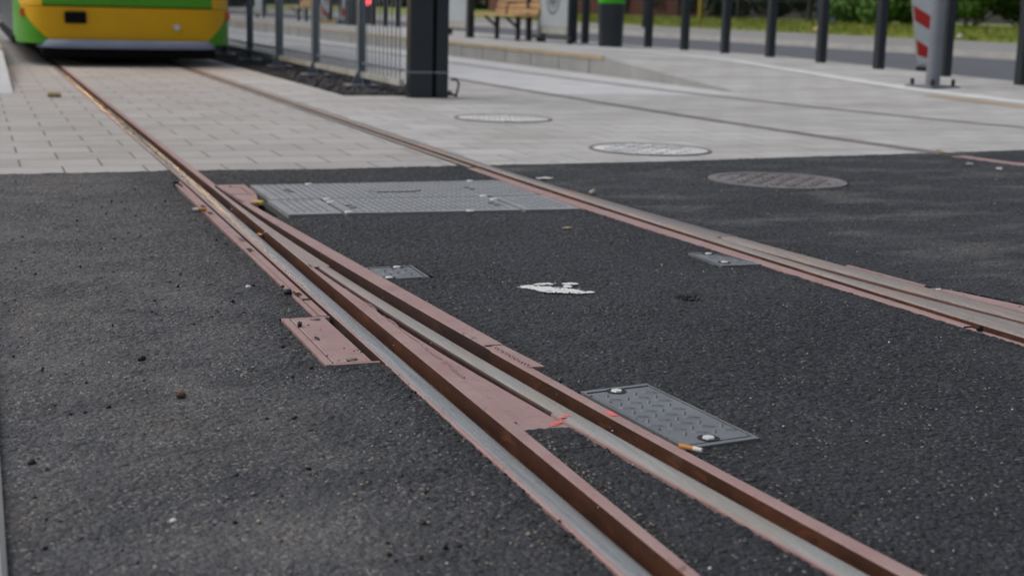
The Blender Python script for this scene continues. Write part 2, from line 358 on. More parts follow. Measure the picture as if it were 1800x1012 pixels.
PITS = [(1.81, 3.385, .034, .040), (2.66, 3.42, .05, .006), (1.95, 3.95, .30, .006), (.30, 3.9, .35, .004)]
def asphalt_patch(name, x0, x1, y0, y1, d, keep, mat, seed):
    X, Y = np.meshgrid(np.arange(x0, x1 + d, d), np.arange(y0, y1 + d, d)); ny, nx = X.shape
    Z = .004 * vnoise(X, Y, .45, seed) + .002 * vnoise(X, Y, .09, seed + 1) + .0018 * vnoise(X, Y, .024, seed + 2) + .0036 * vnoise(X, Y, .0105, seed + 3)
    for px, py, rr, dp in PITS: Z -= dp * np.exp(-(((X - px) / rr) ** 2 + ((Y - py) / (rr * 1.2)) ** 2) ** 2)
    jit = .005 * vnoise(X, Y, .04, seed + 4) + .010 * vnoise(X, Y, .012, seed + 5)
    K = keep(X, Y, jit)
    idx = np.arange(nx * ny).reshape(ny, nx); kq = K[:-1, :-1] & K[1:, :-1] & K[:-1, 1:] & K[1:, 1:]
    Fq = np.stack([idx[:-1, :-1], idx[:-1, 1:], idx[1:, 1:], idx[1:, :-1]], -1)[kq]
    used = np.zeros(nx * ny, bool); used[Fq.ravel()] = True; re = np.cumsum(used) - 1
    V = np.stack([X.ravel(), Y.ravel(), Z.ravel()], 1)[used]
    me = raw(V, re[Fq])
    hole = (~keep(X, Y, X * 0)).astype(float); hole[:, X[0] < .03] = 0
    kk = max(3, int(.15 / d)) | 1
    def box(a, ax): 
        pdd = [(0, 0), (0, 0)]; pdd[ax] = (kk // 2 + 1, kk // 2); c_ = np.cumsum(np.pad(a, pdd, mode='edge'), ax)
        return (np.take(c_, range(kk, c_.shape[ax]), ax) - np.take(c_, range(0, c_.shape[ax] - kk), ax)) / kk
    fr = np.clip(box(box(hole, 0), 1) * 2.6, 0, 1)
    at_ = me.attributes.new('fresh', 'FLOAT', 'POINT'); at_.data.foreach_set('value', fr.ravel()[used].astype(np.float32))
    o = link(name, me, mat, None, True); return tag(o, kind='structure')

vec = lambda f, Y: np.interp(Y, *(lambda q: (q, [f(x) for x in q]))(np.linspace(Y.min(), Y.max(), 300)))
RECT = [(.676, .845, 2.905, 3.395), (1.020, 2.30, 5.055, 6.0), (.96, 1.03, 5.09, 5.45), (1.046, 1.206, 3.83, 4.025)]
DPH = [(1.10, 2.575), (1.289, 2.597), (1.325, 2.183), (1.135, 2.162)]
DP = [(1.129, 2.572), (1.289, 2.594), (1.322, 2.186), (1.162, 2.166)]      # tread plate by the near rail
def inquad(X, Y, q):
    ok = np.ones(X.shape, bool)
    for i in range(4):
        (ax, ay), (bx, by) = q[i], q[(i + 1) % 4]; ok &= ((bx - ax) * (Y - ay) - (by - ay) * (X - ax)) <= 0
    return ok
P3 = [(2.135, 4.04), (2.205, 4.03), (2.285, 3.80), (2.135, 3.812)]
def keep1(X, Y, j):
    k = (X > .0)
    left = np.where(Y > 3.405, .762 + .111 * np.maximum(Y - 6, 0), vec(A0, Y) - .001)
    r1 = np.where(Y < 2.362, vec(A3, Y), np.where(Y > 6.018, .934, np.where(Y > 5.44, 1.056, np.where(Y > 2.774, vec(B3w, Y), vec(B3, Y)))))
    inA = (X > left + j * .5) & (X < np.where(Y < 2.362, vec(A3, Y), r1) + j * .5)
    inB = (X > vec(B0, Y) - .003 + j * .5) & (X < np.where(Y >= 2.362, r1, vec(B3, Y)) + j * .5)
    k &= ~(inA & (Y < 6.168)) & ~(inB & (Y < 6.03))
    k &= ~((X > vec(A0, Y) - .001) & (X < .934) & (Y >= 6.02))
    for a, b, c, d in RECT: k &= ~((X > a + j * .3) & (X < b) & (Y > c + j * .3) & (Y < d + j * .3))
    k &= ~inquad(X, Y, DPH) & ~inquad(X, Y, P3)
    k &= (X < vec(C0, Y) + j * .5)
    k &= (Y < np.interp(X, EX, EY) + .012 + j * .6)
    return k
def keep2(X, Y, j):
    r = np.where(Y < 3.36, vec(C5, Y) + .012 + (3.36 - Y) * .17 + .03 * (Y < 3.3), vec(C5, Y))
    k = (X > r + j * .6)
    k &= ~((X > vec(N2, Y) - .05 + j * .5) & (X < vec(N2, Y) + .05 + .22 * np.clip((6.3 - Y) * 2, 0, 1) + j * .5))
    k &= ((X - 3.523) ** 2 + (Y - 5.81) ** 2) > (.322 + j * .4) ** 2
    k &= (Y < np.interp(X, EX, EY) + .012 + j * .6)
    return k
asphalt_patch('asphalt_road', -.02, 2.5, 1.35, 6.66, .005, keep1, MT['asphalt'], 11)
asphalt_patch('asphalt_road', 2.2, 7.0, 2.1, 7.0, .012, keep2, MT['asphalt_d'], 31)
ap = MB()
ap.add([(-.02, -6, -.002), (7, -6, -.002), (7, 1.36, -.002), (-.02, 1.36, -.002)], [(0, 1, 2, 3)])
ap.add([(2.9, 1.36, -.002), (7, 1.36, -.002), (7, 2.11, -.002), (2.9, 2.11, -.002)], [(0, 1, 2, 3)])
ap.add([(7, -6, -.003), (16, -6, -.003), (16, 6.9, -.003), (7, 6.9, -.003)], [(0, 1, 2, 3)])
tag(ap.build('asphalt_road', MT['asphalt_d']), kind='structure')
kb = MB()
for i in range(12): kb.box(-.22, .012, -4 + i * .9, -3.105 + i * .9, -.07, .02, .008)
tag(kb.build('kerb', MT['kerb']), kind='structure')
lp = MB(); lp.add([(-30, -6, -.004), (-.215, -6, -.004), (-.215, 6.6, -.004), (-30, 6.6, -.004)], [(0, 1, 2, 3)])
tag(lp.build('paving', MT['paver']), kind='structure')

def patch(mb, f0, f1, u1, u0=None, z=0., nv=6, nu=40):
    b = len(mb.v)
    for i in range(nu + 1):
        for j in range(nv + 1):
            s0 = EDGE(f0(6.7) + (f1(6.7) - f0(6.7)) * j / nv) if u0 is None else u0
            u = s0 + (u1 - s0) * (i / nu) ** 1.6; v = f0(u) + (f1(u) - f0(u)) * j / nv
            mb.v.append((v, u, z(u, v) if callable(z) else z))
    for i in range(nu):
        for j in range(nv):
            q = b + i * (nv + 1) + j; mb.f.append((q, q + 1, q + nv + 2, q + nv + 1))
K = lambda c: (lambda u: c)
pav = MB(); patch(pav, K(-2.2), lambda u: A0(u) - .004, 60)
patch(pav, K(.934), K(2.208), 60)
tag(pav.build('paving', MT['paver']), kind='structure')
pr_ = MB(); patch(pr_, K(2.358), lambda u: N2(u) - .032, 11.86); patch(pr_, K(2.358), K(2.93), 60, 11.86)
patch(pr_, K(3.95), lambda u: N2(u) - .032, 60, 11.86)
patch(pr_, lambda u: N2(u) + .032, lambda u: F2(u) - .032, 12.1); patch(pr_, lambda u: F2(u) + .032, lambda u: max(7.0, F2(u) + .04), 12.1)
tag(pr_.build('paving', MT['paver_r']), kind='structure')
sb_ = MB(); patch(sb_, lambda u: N2(u) + .032, lambda u: F2(u) - .032, 60, 12.1); patch(sb_, lambda u: F2(u) + .032, K(7.0), 60, 12.1)
tag(sb_.build('concrete_slab', MT['slab']), kind='structure')

# raised platform with its ramp, then the road beyond
def ze(u): return lim((u - 12.26) / 3.44, 0, 1) * .22
def zb(u): return float(np.interp(u, [6.9, 9, 12.4, 17, 60], [.0, .05, .125, .20, .22]))
def ps(u, v):
    t = lim((v - 7.0) / 3., 0, 1); return ze(u) * (1 - t) + zb(u) * t
pl = MB(); patch(pl, lambda u: max(7.0, F2(u) + .04), K(10.25), 12.1, None, ps, 14, 30); patch(pl, K(7.0), K(10.25), 60, 12.1, ps, 14, 90)
tag(pl.build('platform', MT['paver_r']), kind='structure')
ed = MB(); us = [12.26, 12.9, 13.5, 14.2, 14.9, 15.7]; us += list(np.linspace(15.75, 60, 60))
ed.sweep(us, [(K(6.994), -.01), (K(6.994), lambda u: ze(u) - .003), (K(7.0), lambda u: ze(u) + .001)])
tag(ed.build('platform_face', MT['conc']), kind='structure')
ed = MB()
for i in range(40): ed.box(6.988, 6.9945, 16. + i * .98, 16.008 + i * .98, 0, .21)
tag(ed.build('platform_face', MT['castd']), kind='structure')
ed = MB(); ed.sweep([15.6, 20, 30, 60], [(K(6.985), .18), (K(6.985), .226), (K(7.05), .226)]); tag(ed.build('edge_strip', MT['tan']), kind='structure')
def strip(mb, v0, v1, us, dz=.005):
    mb.sweep(us, [(K(v0), lambda u: ps(u, v0) + dz), (K((v0 + v1) / 2), lambda u: ps(u, (v0 + v1) / 2) + dz), (K(v1), lambda u: ps(u, v1) + dz)])
st = MB(); strip(st, 8.62, 8.86, np.linspace(7.4, 60, 80)); tag(st.build('white_strip', MT['white']), kind='structure')
st = MB(); strip(st, 8.36, 8.52, np.linspace(7.4, 11.3, 12)); tag(st.build('tactile_strip', MT['tan']), kind='structure')
kb = MB(); kb.sweep(np.linspace(7.2, 60, 60), [(K(10.25), lambda u: zb(u)), (K(10.4), lambda u: zb(u)), (K(10.41), -.05)]); tag(kb.build('kerb', MT['kerb']), kind='structure')
rd = MB(); rd.sweep([6.9, 30, 130], [(K(10.38), -.004), (K(19.3), -.004)]); tag(rd.build('road', MT['road']), kind='structure')
kb = MB(); kb.sweep([6, 30, 130], [(K(19.25), -.02), (K(19.27), .12), (K(19.45), .125)]); tag(kb.build('kerb', MT['kerb']), kind='structure')
fw = MB(); fw.sweep([6, 30, 130], [(K(19.45), .123), (K(23.1), .235)]); tag(fw.build('footway', MT['foot']), kind='structure')
gb = MB(); gb.sweep(np.linspace(6, 130, 40), [(K(23.0), .22), (K(23.4), .30), (K(25.2), .52), (K(27.5), .56), (K(60), .5)]); tag(gb.build('grass_bank', MT['grassm']), kind='structure')
def blades(name, x0, x1, y0, y1, zf, n, hgt, mat, seed):
    q = np.random.default_rng(seed); X = q.uniform(x0, x1, n); Y = q.uniform(y0, y1, n); Z = np.array([zf(x) for x in X])
    a = q.uniform(0, 6.28, n); h = hgt * q.uniform(.5, 1.3, n); wd = .02; lx, ly = q.normal(0, .4, n) * h, q.normal(0, .4, n) * h
    V = np.stack([np.stack([X - np.cos(a) * wd, Y - np.sin(a) * wd, Z], 1), np.stack([X + np.cos(a) * wd, Y + np.sin(a) * wd, Z], 1), np.stack([X + lx, Y + ly, Z + h], 1)], 1).reshape(-1, 3)
    return tag(link(name, raw(V, np.arange(3 * n).reshape(-1, 3)), mat), kind='stuff')
blades('grass', 23.05, 26., 24, 64, lambda x: float(np.interp(x, [23, 23.4, 25.2, 27.5], [.22, .30, .52, .56])) - .01, 14000, .10, MT['grassm'], 5)

# platform corner on the left, in front of the tram
pf = MB(); us = np.linspace(12, 16, 9); zl = lambda u: lim((u - 12) / 4., 0, 1) * .22 + .002
pf.sweep(list(us) + [40], [(K(.29), -.01), (K(.285), zl), (K(-2.2), zl)]); tag(pf.build('platform', MT['slab']), kind='structure')
pf = MB(); pf.sweep([15.8, 25, 40], [(K(.29), .18), (K(.292), .228), (K(.2), .228)]); tag(pf.build('edge_strip', MT['tan']), kind='structure')

# dark gravel bed under the railing
bd = MB(); patch(bd, K(2.93), K(3.95), 60, 11.86, -.012, 4, 30); tag(bd.build('gravel_bed', MT['soil']), kind='structure')
def stones(name, n, xr, yr, zr, sz, mat, seed, dens=1.):
    q = np.random.default_rng(seed)
    base = np.array([(0, 0, 1), (.9, 0, .1), (.28, .86, 0), (-.73, .53, .1), (-.73, -.53, 0), (.28, -.86, .1), (0, 0, -1)])
    fc = np.array([(0, i, i % 5 + 1) for i in range(1, 6)] + [(6, i % 5 + 1, i) for i in range(1, 6)])
    Vs = []; Fs = []
    for i in range(n):
        s_ = sz[0] + (sz[1] - sz[0]) * q.random() ** 2.2
        v = base * (s_ * q.uniform(.6, 1.3, 3)) * np.array((1, 1, .75)) + q.normal(0, s_ * .12, base.shape)
        a = q.uniform(0, 6.28); c, s2 = np.cos(a), np.sin(a); v = v @ np.array(((c, -s2, 0), (s2, c, 0), (0, 0, 1)))
        yy = yr[0] + (yr[1] - yr[0]) * q.random() ** dens
        v += (q.uniform(*xr), yy, q.uniform(*zr)); Vs.append(v); Fs.append(fc + 7 * i)
    return link(name, raw(np.concatenate(Vs), np.concatenate(Fs)), mat)
tag(stones('gravel', 4500, (2.95, 3.93), (11.9, 26), (-.006, .014), (.012, .03), MT['gravel'], 3, 1.5), kind='stuff')

# ------------------------------------------------------------------ rails
def rail(name, label, us, parts, group=None):
    t = empty(name); tag(t, label, 'tram rail', group)
    for pn, mat, sec in parts:
        mb = MB(); mb.sweep(us, sec); mb.build(pn, MT[mat], t)
    return t
o_ = lambda f, d: (lambda u: f(u) + d)
def groove(f1, f2, depth=-.045, zt=.0):
    return [(o_(f1, 0), zt - .006), (o_(f1, .003), depth + .006), (o_(f1, .008), depth), (o_(f2, -.006), depth), (o_(f2, -.001), depth + .006), (o_(f2, -.001), zt)]
def headsec(fl, fr, z=.004):
    return [(o_(fl, 0), z - .002), (o_(fl, .006), z), (o_(fr, -.018), z), (o_(fr, -.010), z - .0012), (o_(fr, -.004), z - .0036), (o_(fr, 0), z - .009)]
def lipsec(fl, fr, z=.003, foot=-.04):
    return [(fl, z - .004), (o_(fl, .002), z), (fr, z), (o_(fr, .001), foot)]
us_a = list(np.linspace(1.25, 6.2, 60)) + list(np.linspace(6.4, 24, 30))
us_near = list(np.linspace(1.25, 4.09, 40))
# left rail of the near track: head all the way, groove + lip before the tongue and beyond it
t = empty('tram_rail'); tag(t, 'straight left rail with a grey worn head and rusty groove, running under the tram', 'tram rail')
MB().sweep([u for u in us_a if u < 2.86] + [2.9], [(o_(A0, -.001), -.05), (A0, 0), (o_(A0, .002), .002), (o_(A0, .007), .002)]).build('rail_flank', MT['primer'], t)
MB().sweep([2.9] + [u for u in us_a if u > 2.91], [(A0, .001), (o_(A0, .002), .002), (o_(A0, .007), .002)]).build('rail_flank', MT['primer'], t)
MB().sweep([2.9] + [u for u in us_a if 2.91 < u < 6.3], [(o_(A0, -.002), -.05), (A0, .001)]).build('rail_flank', MT['rustd'], t)
MB().sweep(us_a, headsec(o_(A0, .007), A1)).build('rail_head', MT['head'], t, True)
MB().sweep(us_near, groove(A1, A2)).build('groove', MT['rust'], t)
ml = MB(); ml.sweep([u for u in us_near if u < 2.39] + [2.4], lipsec(A2, A3)); ml.sweep(list(np.linspace(2.4, 4.10, 14)), lipsec(A2, lambda u: min(A2(u) + .03, max(B0(u) - .012, A2(u) + .004)), .003, -.03))
ml.add([(A2(4.1), 4.1, .001), (A2(4.1) + .004, 4.125, -.012), (B0(4.1) - .01, 4.125, -.012), (B0(4.1) - .009, 4.1, .001)], [(0, 3, 2, 1)])
ml.build('guard_lip', MT['primer'], t)
fu = list(np.linspace(5.98, 6.3, 4)) + list(np.linspace(6.5, 24, 24))
MB().sweep(fu, groove(A1, A2)).build('groove', MT['rust'], t)
MB().sweep(fu, lipsec(A2, K(.933))).build('guard_lip', MT['primer'], t)
MB().sweep(list(np.linspace(4.0, 6.02, 20)), [(o_(A1, -.001), -.006), (o_(A1, .004), -.05), (o_(A2, .03), -.05)]).build('slide_bed', MT['rustd'], t)

# movable tongue between the two grooves
t = empty('switch_tongue'); tag(t, 'long tapering switch tongue with a rusty side, pointed beside the steel chamber covers', 'switch tongue')
ut = list(np.linspace(4.055, 5.98, 24))
MB().sweep(ut, [(A2, -.048), (A2, .001)]).build('tongue_side', MT['rust'], t)
MB().sweep(ut, [(A2, .001), (o_(A2, .002), .003), (o_(B1, -.002), .003), (B1, .001), (B1, -.048)]).build('tongue_top', MT['headb'], t)
# diverging rail
t = empty('tram_rail'); tag(t, 'curving middle rail that branches off to the right past the small tread plate', 'tram rail')
ub = list(np.linspace(1.25, 4.05, 50)); ubf = list(np.linspace(4.05, 6.0, 24))
MB().sweep([u for u in ub if u < 2.43] + [2.44], [(o_(B0, -.001), -.05), (o_(B0, -.001), .001), (o_(B0, .004), .002)]).build('rail_flank', MT['primer'], t)
MB().sweep([2.44] + [u for u in ub if u > 2.45], [(o_(B0, .003), -.05), (o_(B0, -.001), .0), (o_(B0, .004), .002)]).build('rail_flank', MT['rustd'], t)
MB().sweep(ub, headsec(o_(B0, .004), B1)).build('rail_head', MT['headb'], t, True)
MB().sweep(list(np.linspace(1.25, 2.95, 30)), groove(B1, B2)).build('groove', MT['rust'], t)
MB().sweep(list(np.linspace(2.95, 4.05, 20)), groove(B1, B2, -.06, .002)).build('groove', MT['rustd'], t)
MB().sweep(ubf, groove(B1, B2, -.06, .002)).build('groove', MT['rustd'], t)
MB().sweep(list(np.linspace(1.25, 2.986, 30)), lipsec(B2, B3)).build('guard_lip', MT['primer'], t)
MB().sweep(list(np.linspace(2.985, 5.44, 30)), lipsec(B2, B3w, .006)).build('guard_lip', MT['primer'], t)
mb = MB(); mb.prism([(B3(2.97) - .004, 2.985), (B3(2.78) - .006, 2.776), (1.132, 2.774), (B3w(2.985), 2.985)], -.03, .0045)
for i in range(14):
    u = 2.96 - i * .013; mb.cyl((B3(u) - .004 + random.uniform(-.002, .002), u), .006, .003, .002, .008, 6)
mb.build('weld_plate', MT['primer'], t)
pk = MB(); pk.prism([(B2(2.41) + .003, 2.415), (B3(2.41) - .002, 2.415), (B3(2.38) - .002, 2.385), (B2(2.38) + .003, 2.385)], .0032, .0042)
pk.build('paint_mark', MT['pink'], t)

# wedge plate between the rails, with weld bead
t = empty('wedge_plate'); tag(t, 'long red primed wedge plate filling the gap between the two diverging rails', 'steel plate')
uw = list(np.linspace(2.36, 3.75, 30))
GP = lambda u: max(B0(u) - .002 - .010 * lim((u - 2.45) / .5, 0, 1), A2(u) + .032)
MB().sweep(uw, [(o_(A2, .029), -.004), (o_(A2, .031), -.003), (lambda u: GP(u), -.004), (lambda u: GP(u), -.03)]).add(
    [(A2(2.36) + .02, 2.36, -.004), (B0(2.36) - .002, 2.372, -.004), (B0(2.36) - .002, 2.372, -.05), (A2(2.36) + .02, 2.36, -.05)], [(0, 1, 2, 3)]).build('plate', MT['primer'], t)
MB().sweep(uw, [(lambda u: GP(u) - .004, -.02), (lambda u: B0(u) + .004, -.02)]).build('gap_floor', MT['rustd'], t)
wb = []
for u in np.linspace(2.75, 3.62, 120):
    k = (u - 2.75) / .87
    wb.append((A2(u) + .034 + .004 * math.sin(u * 31) + random.uniform(-.0012, .0012) + (1 - k) * .012, u, -.002))
MB().tube(wb, [random.uniform(.0016, .0034) for _ in wb], 6).build('weld_bead', MT['primerd'], t)
pk = MB()
for i in range(5):
    a = 2.385 + i * .006; pk.box(B0(a) - .03 + i * .010, B0(a) - .018 + i * .010, a - .010 + i * .001, a + .004, -.003 if i < 3 else .0045, -.0022 if i < 3 else .0052)
pk.build('paint_mark', MT['pink'], t)

# right rail of the near track with its own blade
uc = list(np.linspace(2.2, 6.7, 80)) + list(np.linspace(7, 24, 30))
t = empty('tram_rail'); tag(t, 'right rail of the near track, its pink lip beside a brown groove', 'tram rail')
MB().sweep([u for u in uc if 2.88 < u < 6.5], [(o_(C0, -.001), -.04), (C0, .001), (o_(C0, .002), .003), (o_(C1, -.002), .003), (C1, 0), (o_(C1, .001), -.045)]).build('guard_lip', MT['primer'], t)
MB().sweep([u for u in uc if u < 2.9], [(C0, -.03), (o_(C0, .003), -.001), (o_(C0, .022), -.001), (o_(C0, .028), -.03)]).build('guard_lip', MT['primer'], t)
MB().sweep(uc, [(o_(C1, .0005), -.04), (o_(C2, -.006), -.045), (o_(C2, -.001), -.035), (C2, -.002)]).build('groove', MT['rust'], t)
ue = [u for u in uc if u <= 4.35]; uf = [u for u in uc if u >= 4.28]
MB().sweep(ue, [(C2, -.002), (o_(C2, .004), .003), (o_(C2, .012), .004), (o_(C3, -.012), .004), (o_(C3, -.003), .003), (C3, -.004)]).build('rail_head', MT['headt'], t, True)
MB().sweep(uf, [(C2, -.002), (o_(C2, .004), .003), (o_(C2, .012), .004), (o_(C5, -.006), .003), (o_(C5, 0), -.03)]).build('rail_head', MT['headt'], t, True)
MB().sweep([u for u in uc if u > 6.5], lipsec(lambda u: C1(u) - .02, C1, .002)).build('guard_lip', MT['headw'], t)
t = empty('tram_rail'); tag(t, 'curved tan outer rail lying tight against the right rail, with a pinkish groove', 'tram rail')
MB().sweep(ue, [(C3, -.004), (o_(C3, .003), -.04), (o_(C4, -.010), -.04), (o_(C4, -.006), -.02), (o_(C4, -.001), -.004)]).build('groove', MT['rustp'], t)
MB().sweep(ue, [(o_(C4, -.001), -.004), (o_(C4, .006), .001), (o_(C4, .014), .003), (o_(C5, -.008), .003), (o_(C5, -.004), .001), (C5, -.03)]).build('rail_head', MT['headt'], t, True)
t = empty('cover_plate'); tag(t, 'pink primed plate beside the curved outer rail at the right edge', 'steel plate')
MB().prism([(C5(3.34) + .002, 3.345), (C5(3.30) + .035, 3.31), (C5(3.06) + .072, 3.07), (C5(2.6) + .10, 2.55), (C5(2.55) + .004, 2.55), (C5(3.0) + .003, 3.0)], -.03, .002).build('plate', MT['primer'], t)
MB().tube([(C5(3.33) + .012 + .006 * math.cos(a), 3.325 - .012 * math.sin(a), .003) for a in np.linspace(0, 3.1, 8)], .0018, 5).build('lug', MT['paper'], t)
MB().sweep(list(np.linspace(3.37, 3.72, 8)), [(o_(C5, .004), .0), (o_(C5, .005), .004), (o_(C5, .014), .004), (o_(C5, .015), -.02)]).build('edge_bar', MT['primer'], t)

# second track
def far_rail(f, label, us):
    t = empty('tram_rail'); tag(t, label, 'tram rail')
    MB().sweep(us, [(o_(f, -.033), 0), (o_(f, -.02), .0022), (o_(f, .0), .0022)]).build('guard_lip', MT['rail2'], t)
    MB().sweep(us, [(o_(f, .0), .0022), (o_(f, .0), -.05), (o_(f, .055), -.05), (o_(f, .055), .0)]).build('groove', MT['black'], t)
    MB().sweep(us, [(o_(f, .055), .0), (o_(f, .057), .0025), (o_(f, .088), .0025), (o_(f, .09), -.02)]).build('rail_head', MT['rail2'], t)
    return t
t = far_rail(N2, 'near rail of the second track, a thin dark line through the pale paving', list(np.linspace(6.62, 16, 50)) + list(np.linspace(17, 40, 15)))
MB().sweep(list(np.linspace(5.6, 6.66, 16)), [(o_(N2, -.05), -.03), (o_(N2, -.045), .002), (lambda u: N2(u) + .045 + .2 * lim((6.3 - u) * 2, 0, 1), .003), (lambda u: N2(u) + .046 + .2 * lim((6.3 - u) * 2, 0, 1), -.03)]).build('joint_plate', MT['primer'], t)
far_rail(F2, 'far rail of the second track, running along the foot of the platform', list(np.linspace(7.4, 18, 50)) + list(np.linspace(19, 40, 15)))

# ------------------------------------------------------------------ plates and covers in the asphalt
def bolt(mb_w, mb_k, x, y, z, r=.012):
    mb_k.cyl((x, y), r * 1.75, r * 1.75, z - .004, z + .0012, 14); mb_w.cyl((x, y), r * 1.1, r * .95, z, z + .0035, 6)
def treads(mb, inside, x0, x1, y0, y1, z, pitch=.03, L=.012, W=.0032, hgt=.0022):
    i = 0; y = y0
    while y < y1:
        x = x0; j = 0
        while x < x1:
            if inside(x, y):
                a = R(-22) if (i + j) % 2 else R(62); l = L if (i + j) % 2 else L * .85
                dx, dy = math.cos(a), math.sin(a); b = len(mb.v)
                for k, (t_, w_, h_) in enumerate(((-1, 0, 0), (-.4, W, 0), (.4, W, 0), (1, 0, 0), (.4, -W, 0), (-.4, -W, 0), (-.4, 0, 1), (.4, 0, 1))):
                    mb.v.append((x + dx * t_ * l - dy * w_, y + dy * t_ * l + dx * w_, z + h_ * hgt))
                mb.f += [tuple(b + q for q in f) for f in ((0, 1, 6), (1, 2, 7, 6), (2, 3, 7), (3, 4, 7), (4, 5, 6, 7), (5, 0, 6))]
            x += pitch; j += 1
        y += pitch; i += 1
    return mb
def quadplate(name, q, label, bolts, z=.001, grp=None, pitch=.031):
    t = empty(name); tag(t, label, 'access cover', grp)
    c = np.mean(q, 0); A = np.array(q)
    ins = lambda k: [tuple(c + (p_ - c) * k) for p_ in A]
    MB().prism([tuple(x) for x in A], -.05, z - .010).build('pit_frame', MT['black'], t)
    fr = MB(); o = ins(1.0); i_ = [tuple(c + (p_ - c) * (1 - .014 / np.linalg.norm(p_ - c) * 1.0)) for p_ in A]
    for a in range(4):
        b = (a + 1) % 4; fr.prism([o[a], o[b], i_[b], i_[a]][::-1], -.03, z + .001)
    fr.build('frame', MT['steel2'], t)
    i2 = [tuple(c + (p_ - c) * (1 - .022 / np.linalg.norm(p_ - c) * 1.0)) for p_ in A]
    lid = MB().prism(i2[::-1], -.02, z); X = [x for x, _ in i2]; Y = [y for _, y in i2]
    def ok(x, y): return bool(inquad(np.array(x), np.array(y), [tuple(c + (np.array(p_) - c) * .86) for p_ in i2])) and all((x - bx) ** 2 + (y - by) ** 2 > .0009 for bx, by in bolts)
    lid.build('lid', MT['steel2'], t)
    treads(MB(), ok, min(X), max(X), min(Y), max(Y), z, pitch, .0205, .0040, .0030).build('tread_pattern', MT['steeld'], t)  # bars coloured darker than the lid, painting in the shadow arcs beside them
    for bx, by in bolts:
        k = MB(); w_ = MB(); bolt(w_, k, bx, by, z); k.build('bolt_recess', MT['black'], t); w_.build('bolt', MT['bolt'], t)
    return t
quadplate('tread_plate', DP, 'largest grey chequered plate with two white bolts, beside the middle rail in the foreground', [(1.202, 2.555), (1.230, 2.212)])
quadplate('tread_plate', [(1.050, 4.018), (1.203, 4.022), (1.200, 3.835), (1.053, 3.832)], 'small grey tread plate with two white bolts, tucked behind the middle rail', [(1.150, 4.004), (1.083, 3.85)], grp=None)
quadplate('tread_plate', P3, 'sliver of grey tread plate with white bolts against the lip of the right rail', [(2.195, 4.012), (2.170, 3.86)])

t = empty('cover_plate'); tag(t, 'red primed cover plate with an oval hole and two bolts, left of the straight rail', 'access cover')
MB().box(.682, .792, 2.912, 3.39, -.04, -.006).build('pit_frame', MT['primerd'], t)
f_ = MB(); f_.box(.680, .697, 2.912, 3.39, -.04, .003); f_.box(.697, .80, 2.908, 2.918, -.04, .003); f_.box(.697, .80, 3.382, 3.392, -.04, .002); f_.box(.803, .806, 2.92, 3.39, -.05, -.02)
f_.build('frame', MT['primer'], t)
lid = MB(); lid.box(.702, .786, 2.922, 3.378, -.02, .003, .002); lid.build('lid', MT['primer'], t)
for bx, by in ((.758, 3.358), (.746, 2.945)):
    k = MB(); k.cyl((bx, by), .013, .013, .002, .0036, 18); k.build('bolt_recess', MT['black'], t); w_ = MB(); w_.cyl((bx, by), .011, .009, .0035, .007, 16); w_.build('bolt', MT['primerd'], t)
MB().cyl((.717, 3.159), .010, .010, .002, .0037, 18, sx=.55, sy=1.9).build('lifting_hole', MT['black'], t)
tag(MB().sweep([2.9, 3.41], [(K(.788), -.05), (K(.806), -.05)]).build('slot_floor', MT['dirt']), kind='structure')

t = empty('cover_strip'); tag(t, 'long narrow pink strip with square slots running along the left side of the straight rail', 'steel strip')
sv0 = lambda u: .765 + (.02 if u > 6 else 0) * (u - 6) / .18
s1 = lambda u: A0(u) - .010
segs = [(3.405, 3.60), (3.606, 4.86), (4.866, 5.62), (5.626, 6.175)]
for a, b in segs: MB().sweep([a, b], [(lambda u: sv0(u) + .017, -.03), (lambda u: sv0(u) + .0175, .001), (s1, .001), (o_(s1, .001), -.04)]).build('strip_segment', MT['primer'], t)
MB().sweep([3.405, 6.1], [(sv0, -.03), (sv0, -.001), (lambda u: sv0(u) + .0135, -.001), (lambda u: sv0(u) + .014, -.03)]).build('strip_edge', MT['primer'], t)
for u in (6.061, 5.397, 5.214, 4.40, 3.69):
    MB().box(s1(u) - .024, s1(u) - .010, u - .03, u + .03, -.004, .0016).build('slot', MT['black'], t)
MB().box(.782, .80, 3.60, 3.615, 0, .003).build('slot', MT['black'], t)
fc = bpy.data.curves.new('lt', 'FONT'); fc.body = '.A8/'; fc.size = .06; fo = bpy.data.objects.new('lt', fc); COL.objects.link(fo)
bpy.context.view_layer.update(); me = bpy.data.meshes.new_from_object(fo); bpy.data.objects.remove(fo)
me.transform(Matrix.Translation((.786, 4.66, .0016)) @ Matrix.Rotation(R(-90), 4, 'Z') @ Matrix.Diagonal((1.1, .42, 1, 1)))
link('lettering', me, MT['black'], t)

t = empty('cover_plate'); tag(t, 'pink primed plate with a drilled hole between the tongue tip and the steel chamber covers', 'steel plate')
MB().prism([(B3w(5.99) + .001, 6.0), (B3w(5.75) + .002, 5.72), (1.05, 5.72), (1.056, 6.02), (.94, 6.02)], -.04, .002).build('plate', MT['primer'], t)
MB().prism([(B3w(5.71) + .001, 5.712), (B3w(5.45) + .001, 5.45), (1.008, 5.45), (1.048, 5.712)], -.04, .001).build('plate', MT['primer'], t)
MB().cyl((.985, 5.96), .008, .008, .001, .0028, 12).build('bolt_hole', MT['black'], t)
ln = MB(); ln.box(1.02, 1.024, 5.74, 5.93, .001, .0026); ln.box(.975, 1.024, 5.925, 5.93, .001, .0026); ln.build('seam', MT['rustd'], t)

